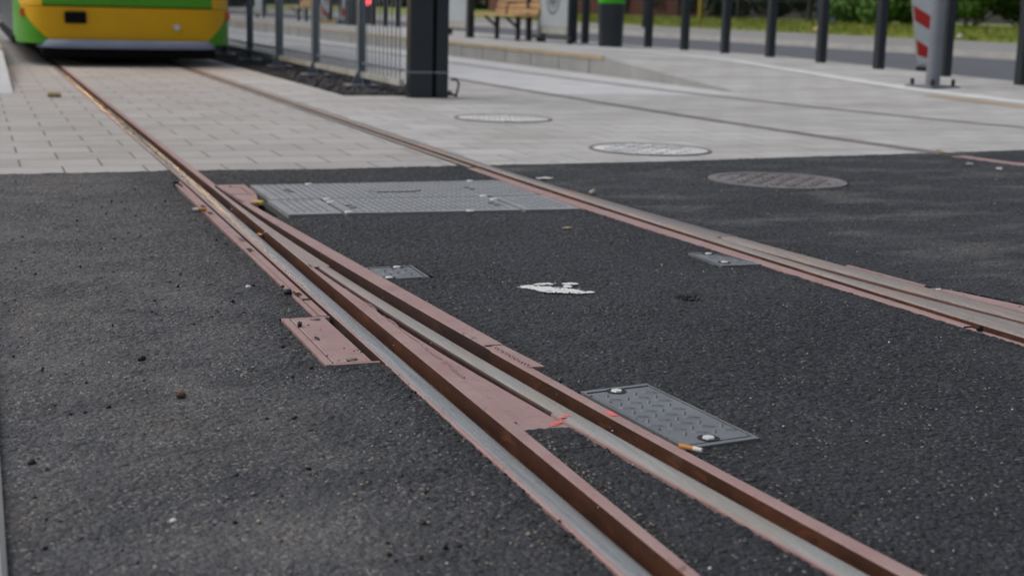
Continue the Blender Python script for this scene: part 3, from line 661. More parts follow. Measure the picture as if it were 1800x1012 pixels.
t = empty('switch_chamber'); tag(t, 'wide grey steel chamber cover of chequered lids set across the near track', 'access cover')
MB().box(1.030, 2.195, 5.07, 5.985, -.06, -.012).build('pit_frame', MT['black'], t)
lids = [[(1.068, 5.985), (2.19, 5.985), (2.19, 5.475), (1.068, 5.522)], [(1.052, 5.512), (1.262, 5.506), (1.262, 5.105), (1.052, 5.108)],
        [(1.270, 5.506), (1.955, 5.480), (1.955, 5.065), (1.270, 5.104)], [(1.963, 5.470), (2.20, 5.466), (2.20, 5.055), (1.963, 5.064)]]
for q in lids:
    c_ = np.mean(q, 0); q = [tuple(np.array(v_) - np.sign(np.array(v_) - c_) * .004) for v_ in q][::-1]
    lm = MB().prism(q, -.03, .003); lo = lm.build('lid', MT['steel'], t)
    X = [x for x, _ in q]; Y = [y for _, y in q]
    tr = treads(MB(), lambda x, y: min(X) + .014 < x < max(X) - .014 and min(Y) + .03 < y < max(Y) - .02, min(X) + .01, max(X), min(Y), max(Y), .003, .030, .0135, .0036, .0024)
    tr.build('tread_pattern', MT['steeld'], t)  # darker bar colour again stands in for shade around the raised tread
for bx, by in ((1.32, 5.972), (1.285, 5.49), (1.281, 5.40), (1.284, 5.125), (1.94, 5.478), (1.947, 5.371), (1.745, 5.075), (2.05, 5.97)):
    w_ = MB(); w_.cyl((bx, by), .017, .015, .003, .007, 8); w_.build('bolt', MT['bolt'], t)
for bx, by in ((1.19, 5.80), (1.195, 5.74), (1.325, 5.30), (1.33, 5.24), (1.96, 5.76), (1.965, 5.70), (1.90, 5.27), (1.905, 5.21)):
    MB().cyl((bx, by), .014, .014, .0025, .0046, 12).build('lifting_hole', MT['black'], t)
MB().tube([(1.50, 5.70, .004), (1.54, 5.66, .005), (1.70, 5.655, .005), (1.74, 5.70, .004)], .003, 6).build('handle', MT['steeld'], t)
MB().box(1.06, 2.2, 5.986, 5.994, -.03, .003).build('frame', MT['steeld'], t)

def manhole(x, y, r0, label, ring, lid, ribs, z=.004, ri=.86):
    t = empty('manhole_cover', (x, y, z)); tag(t, label, 'manhole cover')
    nn = 40; mb = MB()
    for k in range(nn):
        a0, a1 = 2 * math.pi * k / nn, 2 * math.pi * (k + 1) / nn
        b = len(mb.v)
        for rr, zz in ((r0, -.04), (r0, .0), (r0 * ri, .0), (r0 * (ri - .005), -.01)):
            mb.v += [(rr * math.cos(a), rr * math.sin(a), zz) for a in (a0, a1)]
        mb.f += [(b, b + 1, b + 3, b + 2), (b + 2, b + 3, b + 5, b + 4), (b + 4, b + 5, b + 7, b + 6)]
    mb.build('ring', MT[ring], t)
    rb = MB(); rb.cyl((0, 0), r0 * (ri - .015), r0 * (ri - .015), -.04, -.003, 40); nf = len(rb.f); s_ = r0 * .17
    for i in range(-4, 5):
        for j in range(-4, 5):
            X, Y = i * s_, j * s_
            if math.hypot(X, Y) < r0 * (ri - .12):
                if (i + j) % 2: rb.box(X - s_ * .38, X + s_ * .38, Y - s_ * .15, Y + s_ * .15, -.004, .001, .0015)
                else: rb.box(X - s_ * .15, X + s_ * .15, Y - s_ * .38, Y + s_ * .38, -.004, .001, .0015)
    lo = rb.build('lid', MT[lid], t); lo.data.materials.append(MT[ribs])
    for pg in lo.data.polygons: pg.material_index = int(pg.index >= nf)
    return t
manhole(3.523, 5.81, .325, 'round brownish cast iron manhole cover set in the dark asphalt', 'cast', 'cast', 'cast', .001)
manhole(3.545, 7.22, .345, 'manhole cover smeared with white paint, in the paving next to the asphalt edge', 'cast', 'castw', 'castw', .007, .95)
manhole(3.46, 9.39, .345, 'ribbed pale manhole cover farthest back in the paving, in front of the dark mast', 'cast', 'castw', 'white', .007, .94)

# ------------------------------------------------------------------ small things lying about
def lump(name, x, y, z, s, mat, label, cat, seed, flat=.6):
    q = np.random.default_rng(seed); mb = MB(); nn = 9; rows = 5
    for i in range(rows + 1):
        ph = math.pi * i / rows
        for k in range(nn):
            a = 2 * math.pi * k / nn; rr = 1 + q.normal(0, .13)
            mb.v.append((x + s[0] * rr * math.sin(ph) * math.cos(a), y + s[1] * rr * math.sin(ph) * math.sin(a), z + s[2] * flat + s[2] * rr * math.cos(ph)))
    mb.f += [(i * nn + k, i * nn + (k + 1) % nn, (i + 1) * nn + (k + 1) % nn, (i + 1) * nn + k) for i in range(rows) for k in range(nn)]
    return tag(mb.build(name, MT[mat], None, True), label, cat)
lump('pebble', .353, 2.751, .0, (.012, .006, .006), 'brown', 'small brown stone lying on the asphalt left of the rails', 'stone', 1)
lump('pebble', .249, 2.059, .0, (.0055, .006, .004), 'stonew', 'white chip in the near left foreground asphalt', 'stone', 2)
lump('pebble', 2.425, 5.47, .0, (.014, .014, .014), 'tanst', 'yellowish pebble lying against the right rail behind the chamber cover', 'stone', 3)
lump('pebble', .674, 3.802, .0, (.008, .007, .005), 'stonew', 'white chip on the asphalt just left of the slotted pink strip', 'stone', 4)
lump('asphalt_crumb', .705, 3.29, .004, (.006, .008, .007), 'black', 'black asphalt crumb on the red cover plate by its upper edge', 'crumb', 5)
lump('asphalt_crumb', .312, 3.065, .0, (.010, .008, .006), 'black', 'black asphalt crumb above the brown stone on the left asphalt', 'crumb', 6)
lump('asphalt_crumb', .062, 2.40, .0, (.008, .007, .005), 'black', 'black asphalt crumb close to the left kerb', 'crumb', 7)
lump('asphalt_crumb', .758, 3.69, .002, (.013, .012, .008), 'black', 'black asphalt crumb beside the slot holding a yellow scrap', 'crumb', 8)
lump('asphalt_crumb', C0(2.84) + .012, 2.84, .0, (.009, .009, .009), 'black', 'black asphalt crumb on the lip of the right rail at the right edge', 'crumb', 9)
def butt(x, y, z, a, label, L=.05, r=.004):
    t = empty('cigarette_butt', (x, y, z + r), a); tag(t, label, 'cigarette butt')
    M = Matrix.Rotation(R(90), 4, 'Y')
    MB().cyl((0, 0), r, r, 0, L * .62, 10, M).build('filter', MT['oran'], t); MB().cyl((0, 0), r, r * .9, L * .62, L, 10, M).build('paper', MT['paper'], t)
butt(1.150, 2.172, .002, R(-55), 'orange cigarette butt at the near corner of the large tread plate', .045, .0045)
butt(.782, 5.262, .001, R(172), 'orange cigarette butt with a white end at the left edge of the slotted strip', .05, .007)
def scrap(name, x, y, z, a, b, rz, mat, label, cat, seed):
    q = np.random.default_rng(seed); mb = MB(); nn = 6; vs = []
    for i in range(nn):
        for j in range(4):
            s_, t_ = i / (nn - 1) * 2 - 1, j / 3 * 2 - 1; k = (1 - abs(s_) ** 2.2) * .9 + .1
            X, Y = s_ * a, t_ * b * k; vs.append((x + X * math.cos(rz) - Y * math.sin(rz), y + X * math.sin(rz) + Y * math.cos(rz), z + .003 + q.uniform(0, min(a, b) * .35)))
    mb.add(vs, [(i * 4 + j, i * 4 + j + 1, (i + 1) * 4 + j + 1, (i + 1) * 4 + j) for i in range(nn - 1) for j in range(3)])
    return tag(mb.build(name, MT[mat]), label, cat)
scrap('dry_leaf', .888, 4.80, -.02, .02, .014, 1.2, 'oran', 'reddish dry leaf caught in the groove beside the switch tongue', 'leaf', 1)
scrap('dry_leaf', 1.950, 4.609, .0, .022, .012, .2, 'leaf', 'pale curled leaf on the asphalt in front of the chamber cover', 'leaf', 2)
scrap('paper_scrap', 2.415, 5.99, .002, .04, .020, -.2, 'paper', 'flat white paper scrap against the right rail behind the chamber covers', 'litter', 3)
scrap('paper_scrap', 4.97, 6.26, .0, .028, .018, .1, 'paper', 'white scrap on the asphalt, left one of the two beside the second track', 'litter', 4)
scrap('paper_scrap', 4.99, 6.04, .0, .026, .016, .5, 'paper', 'white scrap on the asphalt, right one of the two beside the second track', 'litter', 5)
scrap('plastic_scrap', .787, 3.69, .001, .008, .010, .4, 'oran', 'yellow scrap stuck in a slot of the pink strip', 'litter', 6)
scrap('plastic_scrap', 5.262, 6.90, .003, .03, .03, .3, 'ymat', 'small yellow scrap where the second track meets the paving', 'litter', 8)
tag(MB().box(-.022, .022, -.014, .014, -.010, .008, .004, Matrix.Translation((1.008, 5.47, .0)) @ Matrix.Rotation(R(-25), 4, 'Z')).build('plastic_clip', MT['ymat']), 'yellow plastic clip in the gap beside the chamber cover', 'clip')
tag(MB().cyl((0, 0), .020, .020, -.05, .05, 14, Matrix.Translation((.575, 11.6, .020)) @ Matrix.Rotation(R(90), 4, 'Y')).build('paper_roll', MT['leaf']), 'small yellowish roll lying on the pale paving in front of the tram', 'litter')
def splash(name, pts, label, z=.0042, seed=1, mat='dust'):
    mb = MB(); q = random.Random(seed); i = 0
    for x, y, a, b in pts:
        for _ in range(int(26 + a * b * 42000)):
            t_ = q.uniform(0, 6.283); rr = q.random() ** .55; edge = rr > .85
            px, py = x + a * rr * math.cos(t_), y + b * rr * math.sin(t_); R_ = q.uniform(.0015, .004) if edge else q.uniform(.004, .009)
            b0 = len(mb.v); zz = z + i * .000004; i += 1; mb.v.append((px, py, zz))
            for k in range(8):
                an = k * .785; r2 = R_ * q.uniform(.6, 1.2); mb.v.append((px + r2 * math.cos(an), py + r2 * math.sin(an), zz - .0012))
            mb.f += [(b0, b0 + 1 + k, b0 + 1 + (k + 1) % 8) for k in range(8)]
    return tag(mb.build(name, MT[mat]), label, 'paint spill')
splash('paint_splash', [(1.425, 3.625, .036, .022), (1.455, 3.595, .040, .034), (1.478, 3.565, .050, .040), (1.505, 3.540, .040, .030), (1.540, 3.512, .034, .014), (1.48, 3.648, .034, .013), (1.553, 3.632, .022, .014), (1.53, 3.598, .012, .016)], 'splash of dried white paint on the dark asphalt between the rails')

def grit(name, n, seed, sz, mat, xr, yr, dens=1.3):
    return tag(stones(name, n, xr, yr, (-.001, .003), sz, MT[mat], seed, dens), kind='stuff')
grit('grit', 1500, 21, (.0012, .0045), 'tanst', (.03, .75), (1.5, 6.3)); grit('grit', 260, 22, (.0012, .004), 'stonew', (.03, 2.2), (1.5, 6.2))
grit('grit', 420, 23, (.002, .007), 'black', (.03, .78), (1.5, 6.3)); grit('grit', 300, 24, (.0012, .004), 'tanst', (1.2, 2.2), (1.5, 5)); grit('grit', 240, 25, (.002, .007), 'tanst', (2.7, 5), (2.6, 6.6))
grit('grit', 150, 26, (.002, .006), 'black', (2.6, 5), (2.6, 6.6)); grit('grit', 40, 27, (.001, .005), 'black', (.70, .785), (2.93, 3.05))

for k_, (f_, a_, b_, w0, w1, z_) in enumerate(((A0, 1.4, 2.9, -.03, .004, .0), (A3, 1.4, 2.3, -.004, .03, .0), (B3, 1.4, 2.7, -.004, .035, .0), (A1, 1.4, 4.1, .008, .04, -.044), (B1, 1.4, 2.9, .008, .035, -.044))):
    o = stones('grit', 130, (w0, w1), (a_, b_), (z_ - .001, z_ + .002), (.001, .004), MT['tanst' if k_ % 2 else 'black'], 70 + k_, 1.)
    for v_ in o.data.vertices: v_.co.x += f_(v_.co.y)
    tag(o, kind='stuff')

# ------------------------------------------------------------------ railing and mast between the tracks
RL = empty('railing', (3.36, 11.6, 0)); tag(RL, 'slate grey railing of thin upright bars, from the dark mast back behind the tram', 'railing')
def make_post():
    o = MB().box(-.035, .035, -.035, .035, .02, 1.12, .006).build('post', MT['slate'], RL)
    f = MB()
    for ang in (0, 90, 180, 270):
        M = Matrix.Rotation(R(ang), 4, 'Z')
        f.add([M @ Vector(q) for q in ((.034, -.006, .02), (.11, -.006, .02), (.034, -.006, .17), (.034, .006, .02), (.11, .006, .02), (.034, .006, .17))], [(0, 1, 2), (5, 4, 3), (0, 3, 4, 1), (1, 4, 5, 2)])
    f.build('gusset', MT['slate'], o)
    MB().box(-.14, .14, -.12, .12, .028, .045, .004).build('base_plate', MT['grey'], o)
    return o
P0 = make_post(); posts = [12.944 + 1.9 * k for k in range(0, 12)]
for k, u in enumerate(posts):
    o = P0 if k == 0 else copy_tree(P0, RL); o.location = (0, u - 11.6, -.01)
pu = [11.50] + posts
for k in range(len(pu) - 1):
    a, b = pu[k] + (.04 if k else .1), pu[k + 1] - .04
    L = b - a; bars = MB(); n_ = int(L / .125)
    for i in range(n_):
        y = (i + .5) * L / n_; bars.box(-.004, .004, y - .006, y + .006, .15, 1.05)
    bo = bars.build('bar_panel', MT['slate'], RL); bo.location = (0, a - 11.6, 0)
    MB().box(-.010, .010, 0, L, .218, .240).build('rail', MT['slate'], bo); MB().box(-.018, .018, 0, L, 1.05, 1.09).build('rail', MT['slate'], bo)
    MB().box(-.02, .02, 0, L, .10, .15).build('bottom_board', MT['beige'], bo)
t = empty('mast', (3.60, 11.72, 0), R(-4)); tag(t, 'thick anthracite steel mast with a strap round it at the end of the railing', 'mast')
MB().box(-.165, .028, -.15, .0, -.02, 6.5, .012).build('flange', MT['anth'], t); MB().box(.062, .165, -.15, .0, -.02, 6.5, .012).build('flange', MT['anth'], t)
MB().box(.028, .062, -.09, .06, -.02, 6.5).build('web', MT['black'], t)
sp = MB(); sp.box(-.170, .030, -.155, -.151, .205, .222); sp.box(.045, .170, -.155, -.151, .205, .222); sp.box(-.170, -.166, -.15, .0, .205, .222); sp.box(.166, .170, -.15, .0, .205, .222); sp.build('strap', MT['grey'], t)
tag(MB().tube([(3.80, 11.62, .15), (3.84, 11.60, .155), (3.865, 11.6, .12), (3.85, 11.59, .06), (3.83, 11.58, .01)], .010, 8).build('cable', MT['black']), 'short black cable looping out of the foot of the mast', 'cable')

# ------------------------------------------------------------------ tram
TX, TU = 1.67, 16.75
t = wempty('tram', (TX, TU, 0)); tag(t, 'yellow and green tram front with a pale grey bumper standing on the near track', 'tram')
def outline(hw=1.2, flat=.86, dep=.62, n=14, off=0.):
    P_ = [(-flat + 2 * flat * i / n, 0) for i in range(n + 1)]
    P_ = [(x, .06 * (x / flat) ** 2) for x, _ in P_]
    for k in range(1, 11):
        a = R(90) * k / 10; P_.append((flat + (hw - flat) * math.sin(a), .06 + dep * (1 - math.cos(a))))
    P_ += [(hw, 1.6), (hw, 10)]
    L_ = [(-x, y) for x, y in P_ if x > flat + 1e-6][::-1]
    return L_ + P_
OUT = outline(); S_ = [0.]
for a, b in zip(OUT[:-1], OUT[1:]): S_.append(S_[-1] + math.hypot(b[0] - a[0], b[1] - a[1]))
mid_ = S_[-1] / 2; S_ = [x - mid_ for x in S_]
def at(s, shrink=0.): 
    x, y = float(np.interp(s, S_, [q[0] for q in OUT])), float(np.interp(s, S_, [q[1] for q in OUT])); return x, y
def rake(z): return 0. if z < .7 else (z - .7) * .22
def skin(name, s0, s1, zs, mat, ns=26, off=0.):
    mb = MB()
    for z in zs:
        a, b = s0(z), s1(z)
        for i in range(ns + 1):
            x, y = at(a + (b - a) * i / ns); k = 1 - off
            mb.v.append((TX + x * k, TU + y + rake(z) + off * 1.2, z))
    for j in range(len(zs) - 1):
        for i in range(ns): q = j * (ns + 1) + i; mb.f.append((q, q + 1, q + ns + 2, q + ns + 1))
    return mb.build(name, MT[mat], t, True)
YB = lambda z: .83 + (z - .26) * 1.2           # half-length of the yellow field along the skin
END = -S_[0]
Z1 = list(np.linspace(.27, .655, 6)); SC = S_[-1] - 8.3
skin('front_panel', lambda z: -YB(z), YB, Z1, 'yellow')
skin('side_panel', lambda z: -SC, lambda z: -YB(z), [.25] + Z1[1:], 'green', 40); skin('side_panel', YB, lambda z: SC, [.25] + Z1[1:], 'green', 40)
Z2 = [.672, .8, .95, 1.05]
skin('upper_panel', lambda z: -.93, lambda z: .93, Z2, 'green')
skin('corner_panel', lambda z: -YB(z), lambda z: -.935, [.66, .8, 1.05], 'yellow', 8); skin('corner_panel', lambda z: .935, YB, [.66, .8, 1.05], 'yellow', 8)
skin('side_panel', lambda z: -SC, lambda z: -YB(z), [.655, .8, 1.05], 'green', 30); skin('side_panel', YB, lambda z: SC, [.655, .8, 1.05], 'green', 30)
skin('body_side', lambda z: -END, lambda z: -SC - .004, [.33, .8, 1.05], 'anth', 12); skin('body_side', lambda z: SC + .004, lambda z: END, [.33, .8, 1.05], 'anth', 12)
skin('panel_gap', lambda z: -1.25, lambda z: 1.25, [.64, .69], 'skirt', 30, .008)
skin('windscreen', lambda z: -1.3, lambda z: 1.3, [1.05, 1.8, 2.7], 'glass'); skin('side_window', lambda z: -END, lambda z: -1.3, [1.05, 2.7], 'glass', 30); skin('side_window', lambda z: 1.3, lambda z: END, [1.05, 2.7], 'glass', 30)
skin('roof_band', lambda z: -END, lambda z: END, [2.7, 3.1, 3.35], 'green', 60)
MB().box(TX - 1.15, TX + 1.15, TU + .9, TU + 10, 3.3, 3.4, .03).build('roof', MT['grey'], t)
MB().box(TX - 1.1, TX + 1.1, TU + .75, TU + 10, .2, .32).build('floor_pan', MT['skirt'], t)
bm_ = MB(); bs = [(-.97, .34), (-.93, .17), (-.84, .05), (-.68, .0), (-.35, -.03), (0, -.04), (.35, -.03), (.68, .0), (.84, .05), (.93, .17), (.97, .34)]
bs = [(x * 1.0, y) for x, y in bs]
sec = [(.0, .256), (-.03, .254), (-.05, .244), (-.075, .18), (-.07, .165), (0, .158)]
for x, y in bs:
    for d, z in sec: bm_.v.append((TX + x * (1 - d * .4), TU + y + d, z + .040))
for i in range(len(bs) - 1):
    for j in range(len(sec) - 1): q = i * len(sec) + j; bm_.f.append((q, q + len(sec), q + len(sec) + 1, q + 1))
bm_.build('bumper', MT['lav'], t, True)
ap_ = MB(); ap_.box(TX - .95, TX + .95, TU + .03, TU + .30, .095, .20, .02); ap_.build('apron', MT['skirt'], t)
MB().box(TX - .70, TX - .47, TU - .012, TU + .05, .475, .605, .012).build('coupler_hatch', MT['skirt'], t)
M = Matrix.Translation((TX + .52, TU + .02, .45)) @ Matrix.Rotation(R(90), 4, 'X')
MB().cyl((0, 0), .038, .034, 0, .03, 18, M).build('socket_cap', MT['wht'], t)
for sx in (-1, 1):
    x, y = at(sx * (YB(.58) + .01)); MB().box(TX + x - .04, TX + x + .04, TU + y - .012, TU + y + .03, .53, .63, .01).build('side_marker', MT['orange'], t)
    M = Matrix.Translation((TX + sx * .80, TU + .05 + rake(1.4), 1.38)) @ Matrix.Rotation(R(90), 4, 'X')
    h_ = MB().cyl((0, 0), .115, .11, -.02, .035, 24, M).build('headlamp', MT['skirt'], t); 
    lo = MB().cyl((0, 0), .085, .08, .03, .05, 24, M).build('lamp_lens', MT['lampw'], t)
    for k, (yy) in enumerate((2.2, 4.0)):
        M = Matrix.Translation((TX + sx * .72, TU + yy, .30)) @ Matrix.Rotation(R(90), 4, 'Y')
        MB().cyl((0, 0), .30, .30, -.06, .06, 28, M).build('wheel', MT['skirt'], t)
    MB().box(TX + sx * 1.2 - .03, TX + sx * 1.2 + .03, TU + 1.0, TU + 10, .22, .3).build('skirt', MT['skirt'], t)
MB().box(TX - .6, TX + .6, TU + .6, TU + 6, .06, .22).build('underframe', MT['skirt'], t)

# ------------------------------------------------------------------ platform furniture
def make_bollard():
    t = empty('bollard'); MB().box(-.05, .05, -.05, .05, -.03, 1.0, .012).build('post', MT['anth'], t); MB().box(-.046, .046, -.046, .046, .998, 1.02, .008).build('cap', MT['anth'], t); return t
B_ = make_bollard(); first = True
bpos = [20.7 - 1.25 * k for k in range(8)]
desc = {0: 'dark square bollard just right of the bin', 1: 'dark square bollard second right of the bin', 2: 'dark square bollard third right of the bin', 3: 'dark square bollard fourth right of the bin', 4: 'dark square bollard fifth right of the bin',
        5: 'dark square bollard left of the striped board', 6: 'dark square bollard half hidden behind the grey sign post', 7: 'dark square bollard cut by the right edge of the picture'}
bl = [(10.05, u, desc[k]) for k, u in enumerate(bpos)]
bl += [(9.70, 22.42, 'dark bollard close left of the bin'), (9.62, 22.75, 'dark bollard touching the frame of the poster case')]
bl += [(10.05, 33.9 + 1.2 * k, 'dark bollard on the far platform between the first railing post and the mast' if k < 2 else 'dark bollard far back on the platform seen through the railing') for k in range(9)]
for i, (x, y, d) in enumerate(bl):
    o = B_ if i == 0 else copy_tree(B_); o.location = (x, y, zb(y)); tag(o, d, 'bollard', 'dark bollards along the platform')

def make_bench():
    t = empty('bench')
    s_ = MB()
    for k in range(4): s_.box(-.02 + k * .10, .07 + k * .10, -1.05, 1.05, .40 + .004 * (k == 0), .435, .006)
    s_.build('seat', MT['wood'], t)
    b_ = MB()
    for k in range(4):
        M = Matrix.Translation((.42 + k * .028, 0, .49 + k * .105)); b_.box(-.018, .018, -1.05, 1.05, -.045, .045, .006, M)
    b_.build('backrest', MT['wood'], t)
    for y in (-.55, .5):
        MB().box(.20, .27, y - .025, y + .025, -.02, .40).build('leg', MT['anth'], t)
        MB().tube([(.0, y, .40), (.22, y, .22)], .025, 6).build('brace', MT['anth'], t); MB().tube([(.40, y, .42), (.54, y, .90)], .02, 6).build('back_bracket', MT['anth'], t)
    for y in (-.62,):
        MB().tube([(.0, y, .43), (.0, y, .62), (.40, y, .66)], .015, 6).build('armrest', MT['anth'], t)
    return t
b1 = make_bench(); b1.location = (8.47, 23.55, .215); tag(b1, 'wooden slatted bench on the platform beside the poster case', 'bench', 'platform benches')
b2 = copy_tree(b1); b2.location = (9.0, 42.6, .22); tag(b2, 'distant wooden bench seen through the railing', 'bench', 'platform benches')

def make_case(L=1.36):
    t = empty('poster_case')
    MB().box(-.06, .06, 0, L, .13, 1.95, .01).build('case', MT['anth'], t)
    MB().box(-.066, -.06, .07, L - .07, .27, 1.85).build('poster', MT['pale'], t)
    MB().box(-.066, -.06, .07, L - .07, .15, .265).build('lower_board', MT['beige'], t)
    for y in (.1, L - .1): MB().box(-.04, .04, y - .03, y + .03, -.02, .13).build('leg', MT['anth'], t)
    return t
c1 = make_case(); c1.location = (8.98, 21.27, .21); tag(c1, 'poster case with a dark ring emblem, right of the platform bench', 'poster case')
em = MB(); nn = 40
for R1, R2, y0, z0 in ((.30, .245, .69, .75), (.19, .165, .69, .75)):
    for k in range(nn):
        a0, a1 = 2 * math.pi * k / nn, 2 * math.pi * (k + 1) / nn; b = len(em.v)
        em.v += [(-.069, y0 + rr * math.cos(a), z0 + rr * math.sin(a)) for rr in (R1, R2) for a in (a0, a1)]; em.f.append((b, b + 1, b + 3, b + 2))
for k in range(5):
    a = R(200 + k * 34); em.box(-.070, -.067, .69 - .02, .69 + .02, .0, .13, 0, Matrix.Translation((0, .0, 0)) @ Matrix.Translation((0, .69 + .1 * math.cos(a), .75 + .1 * math.sin(a))) @ Matrix.Rotation(a, 4, 'X') @ Matrix.Translation((0, -.69, -.06)))
em.build('emblem', MT['emblem'], c1)
c2 = make_case(); c2.location = (8.75, 25.6, .21); tag(c2, 'pale poster case left of the bench, just right of the mast', 'poster case')
c3 = copy_tree(c2); c3.location = (9.0, 47.3, .22); tag(c3, 'farthest poster case, seen through the railing beside the tram', 'poster case')
tag(MB().box(-.06, .06, -.06, .06, 0, 2.6, .008, Matrix.Translation((8.44, 24.75, .2))).build('shelter_post', MT['anth']), 'thick black shelter post at the left end of the bench', 'shelter post')
tag(MB().box(-.04, .04, -.04, .04, 0, 2.6, .008, Matrix.Translation((8.92, 23.05, .2))).build('shelter_post', MT['anth']), 'slim black shelter post in front of the right end of the bench', 'shelter post')
sr = empty('shelter_rail', (8.94, 21.2, .2)); tag(sr, 'low dark rail joining the slim shelter post to the poster case', 'rail'); MB().box(-.03, .03, 0, 1.85, .07, .12, .006).build('rail', MT['anth'], sr); MB().box(-.03, .03, 1.4, 1.45, -.02, .07).build('leg', MT['anth'], sr)

def make_bin():
    t = empty('litter_bin'); MB().cyl((0, 0), .185, .205, -.02, .66, 28).build('body', MT['anth'], t, False)
    MB().cyl((0, 0), .209, .212, .66, .80, 28).build('green_band', MT['bing'], t); MB().cyl((0, 0), .21, .12, .80, .92, 28).build('lid', MT['anth'], t); return t
n1 = make_bin(); n1.location = (9.30, 20.5, .205); tag(n1, 'dark litter bin with a bright green band, on the platform right of the poster case', 'litter bin', 'green banded bins')
n2 = copy_tree(n1); n2.location = (9.25, 36.6, .22); tag(n2, 'distant litter bin with a green band, seen through the railing', 'litter bin', 'green banded bins')

t = empty('sign_post', (9.06, 12.08, ps(12.08, 9.06)), R(8)); tag(t, 'leaning grey steel post bolted to the ramp in front of the striped board', 'post')
MB().cyl((0, 0), .07, .07, .02, 3.2, 24).build('post', MT['grey'], t); MB().box(-.19, .19, -.19, .19, -.01, .022, .005).build('base_plate', MT['steeld'], t)
for x, y in ((-.14, -.14), (.14, -.14), (.14, .14), (-.14, .14)): MB().cyl((x, y), .02, .018, .022, .085, 8).build('bolt', MT['black'], t)
def board(loc, rz, lean, label, wd=.30, foot='black', H=1.3, up=.10):
    t = empty('striped_board', loc, rz); tag(t, label, 'warning board')
    L_ = Matrix.Translation((0, 0, up)) @ Matrix.Rotation(lean, 4, 'Y')
    MB().box(-wd / 2, wd / 2, .0, .03, 0, H, .006, L_).build('panel', MT['cream'], t)
    MB().box(-wd / 2 + .02, wd / 2 - .02, -.003, -.0005, .02, H - .02, 0, L_).build('white_face', MT['signw'], t)
    rs = MB(); a = wd - .05; st_ = .26
    for k in range(5):
        z0 = .02 + k * st_ * 1.9
        lo_ = lambda z: min(max(z, .02), H - .02)
        q = [(-a / 2, lo_(z0 + .14)), (a / 2, lo_(z0 - .10)), (a / 2, lo_(z0 + .12)), (-a / 2, lo_(z0 + .36))]
        if q[3][1] > q[0][1] or q[2][1] > q[1][1]:
            rs.add([L_ @ Vector((x, -.006, z)) for x, z in q] + [L_ @ Vector((x, -.003, z)) for x, z in q], [(0, 1, 2, 3), (7, 6, 5, 4), (0, 4, 5, 1), (1, 5, 6, 2), (2, 6, 7, 3), (3, 7, 4, 0)])
    rs.build('red_stripes', MT['red'], t)
    MB().box(-.18, .28, -.14, .16, -.0, .07, .02).build('foot', MT[foot], t); MB().box(.06, .10, -.01, .02, .05, .3).build('stem', MT['black'], t)
    return t
board((13.0, 17.45, 0), R(-36), R(-9), 'leaning red and white striped warning board behind the grey post', .34)
board((8.95, 38.3, .22), R(-20), R(-4), 'distant striped warning board on a yellow foot, left of a pair behind the railing', .22, 'ymat')
board((9.35, 37.9, .22), R(-20), R(6), 'distant striped warning board, right one of the pair seen through the railing', .24, 'black')
t = empty('warning_lamp', (10.6, 40.2, .2)); tag(t, 'lit red lamp on a dark post seen through the railing left of the mast', 'lamp')
MB().box(-.12, .12, -.05, .05, -.02, .42, .02).build('post', MT['hyd'], t); MB().box(-.13, .13, -.06, .06, .42, .85, .03).build('housing', MT['hyd'], t)
M = Matrix.Translation((0, -.06, .64)) @ Matrix.Rotation(R(90), 4, 'X'); MB().cyl((0, 0), .085, .075, 0, .03, 20, M, 1., 1.3).build('lens', MT['lampr'], t)
tag(MB().box(-.06, .06, -.06, .06, 0, 1.6, .01, Matrix.Translation((8.5, 28.6, .22))).build('marker_post', MT['oran']), 'slim orange brown post peeping out left of the mast', 'post')

# ------------------------------------------------------------------ far side of the road
def leaves(n, cen, rad, size, seed, zmin=-1e9):
    q = np.random.default_rng(seed); cen = np.array(cen); rad = np.array(rad); i = q.integers(0, len(cen), n)
    d = q.normal(0, 1, (n, 3)); d /= np.linalg.norm(d, axis=1)[:, None]; P_ = cen[i] + d * rad[i] * (q.random((n, 1)) ** .35)
    P_[:, 2] = np.maximum(P_[:, 2], zmin)
    nrm = d + q.normal(0, .6, (n, 3)); a = np.cross(nrm, q.normal(0, 1, (n, 3))); a /= np.linalg.norm(a, axis=1)[:, None]
    b = np.cross(nrm, a); b /= np.linalg.norm(b, axis=1)[:, None]; s_ = size * q.uniform(.6, 1.4, (n, 1))
    V = np.stack([P_ - a * s_, P_ + b * s_ * .55, P_ + a * s_, P_ - b * s_ * .55], 1).reshape(-1, 3)
    return raw(V, np.arange(4 * n).reshape(-1, 4))
def shrub(name, x, y, z, w_, h, n, seed, mat, label, cat='shrub', grp=None, size=.09, stems=5):
    q = random.Random(seed); t = wempty(name, (x, y, z)); tag(t, label, cat, grp)
    cen = []; rad = []
    for k in range(16):
        cen.append((x + q.uniform(-w_, w_), y + q.uniform(-w_, w_), z + h * q.uniform(.12, .9))); rr = q.uniform(.28, .5) * min(w_, h * .6); rad.append((rr, rr, rr * .8))
    link('foliage', leaves(n, cen, rad, size, seed, z + .03), MT[mat], t)
    st_ = MB()
    for k in range(stems):
        c = cen[k * 3]; st_.tube([(x + q.uniform(-.15, .15), y + q.uniform(-.15, .15), z - .05), ((x + c[0]) / 2, (y + c[1]) / 2, (z + c[2]) / 2 + .1), c], [.03, .02, .008], 6)
    st_.build('stems', MT['bark'], t)
    return t
gl = 'green leafy shrubs on the bank'
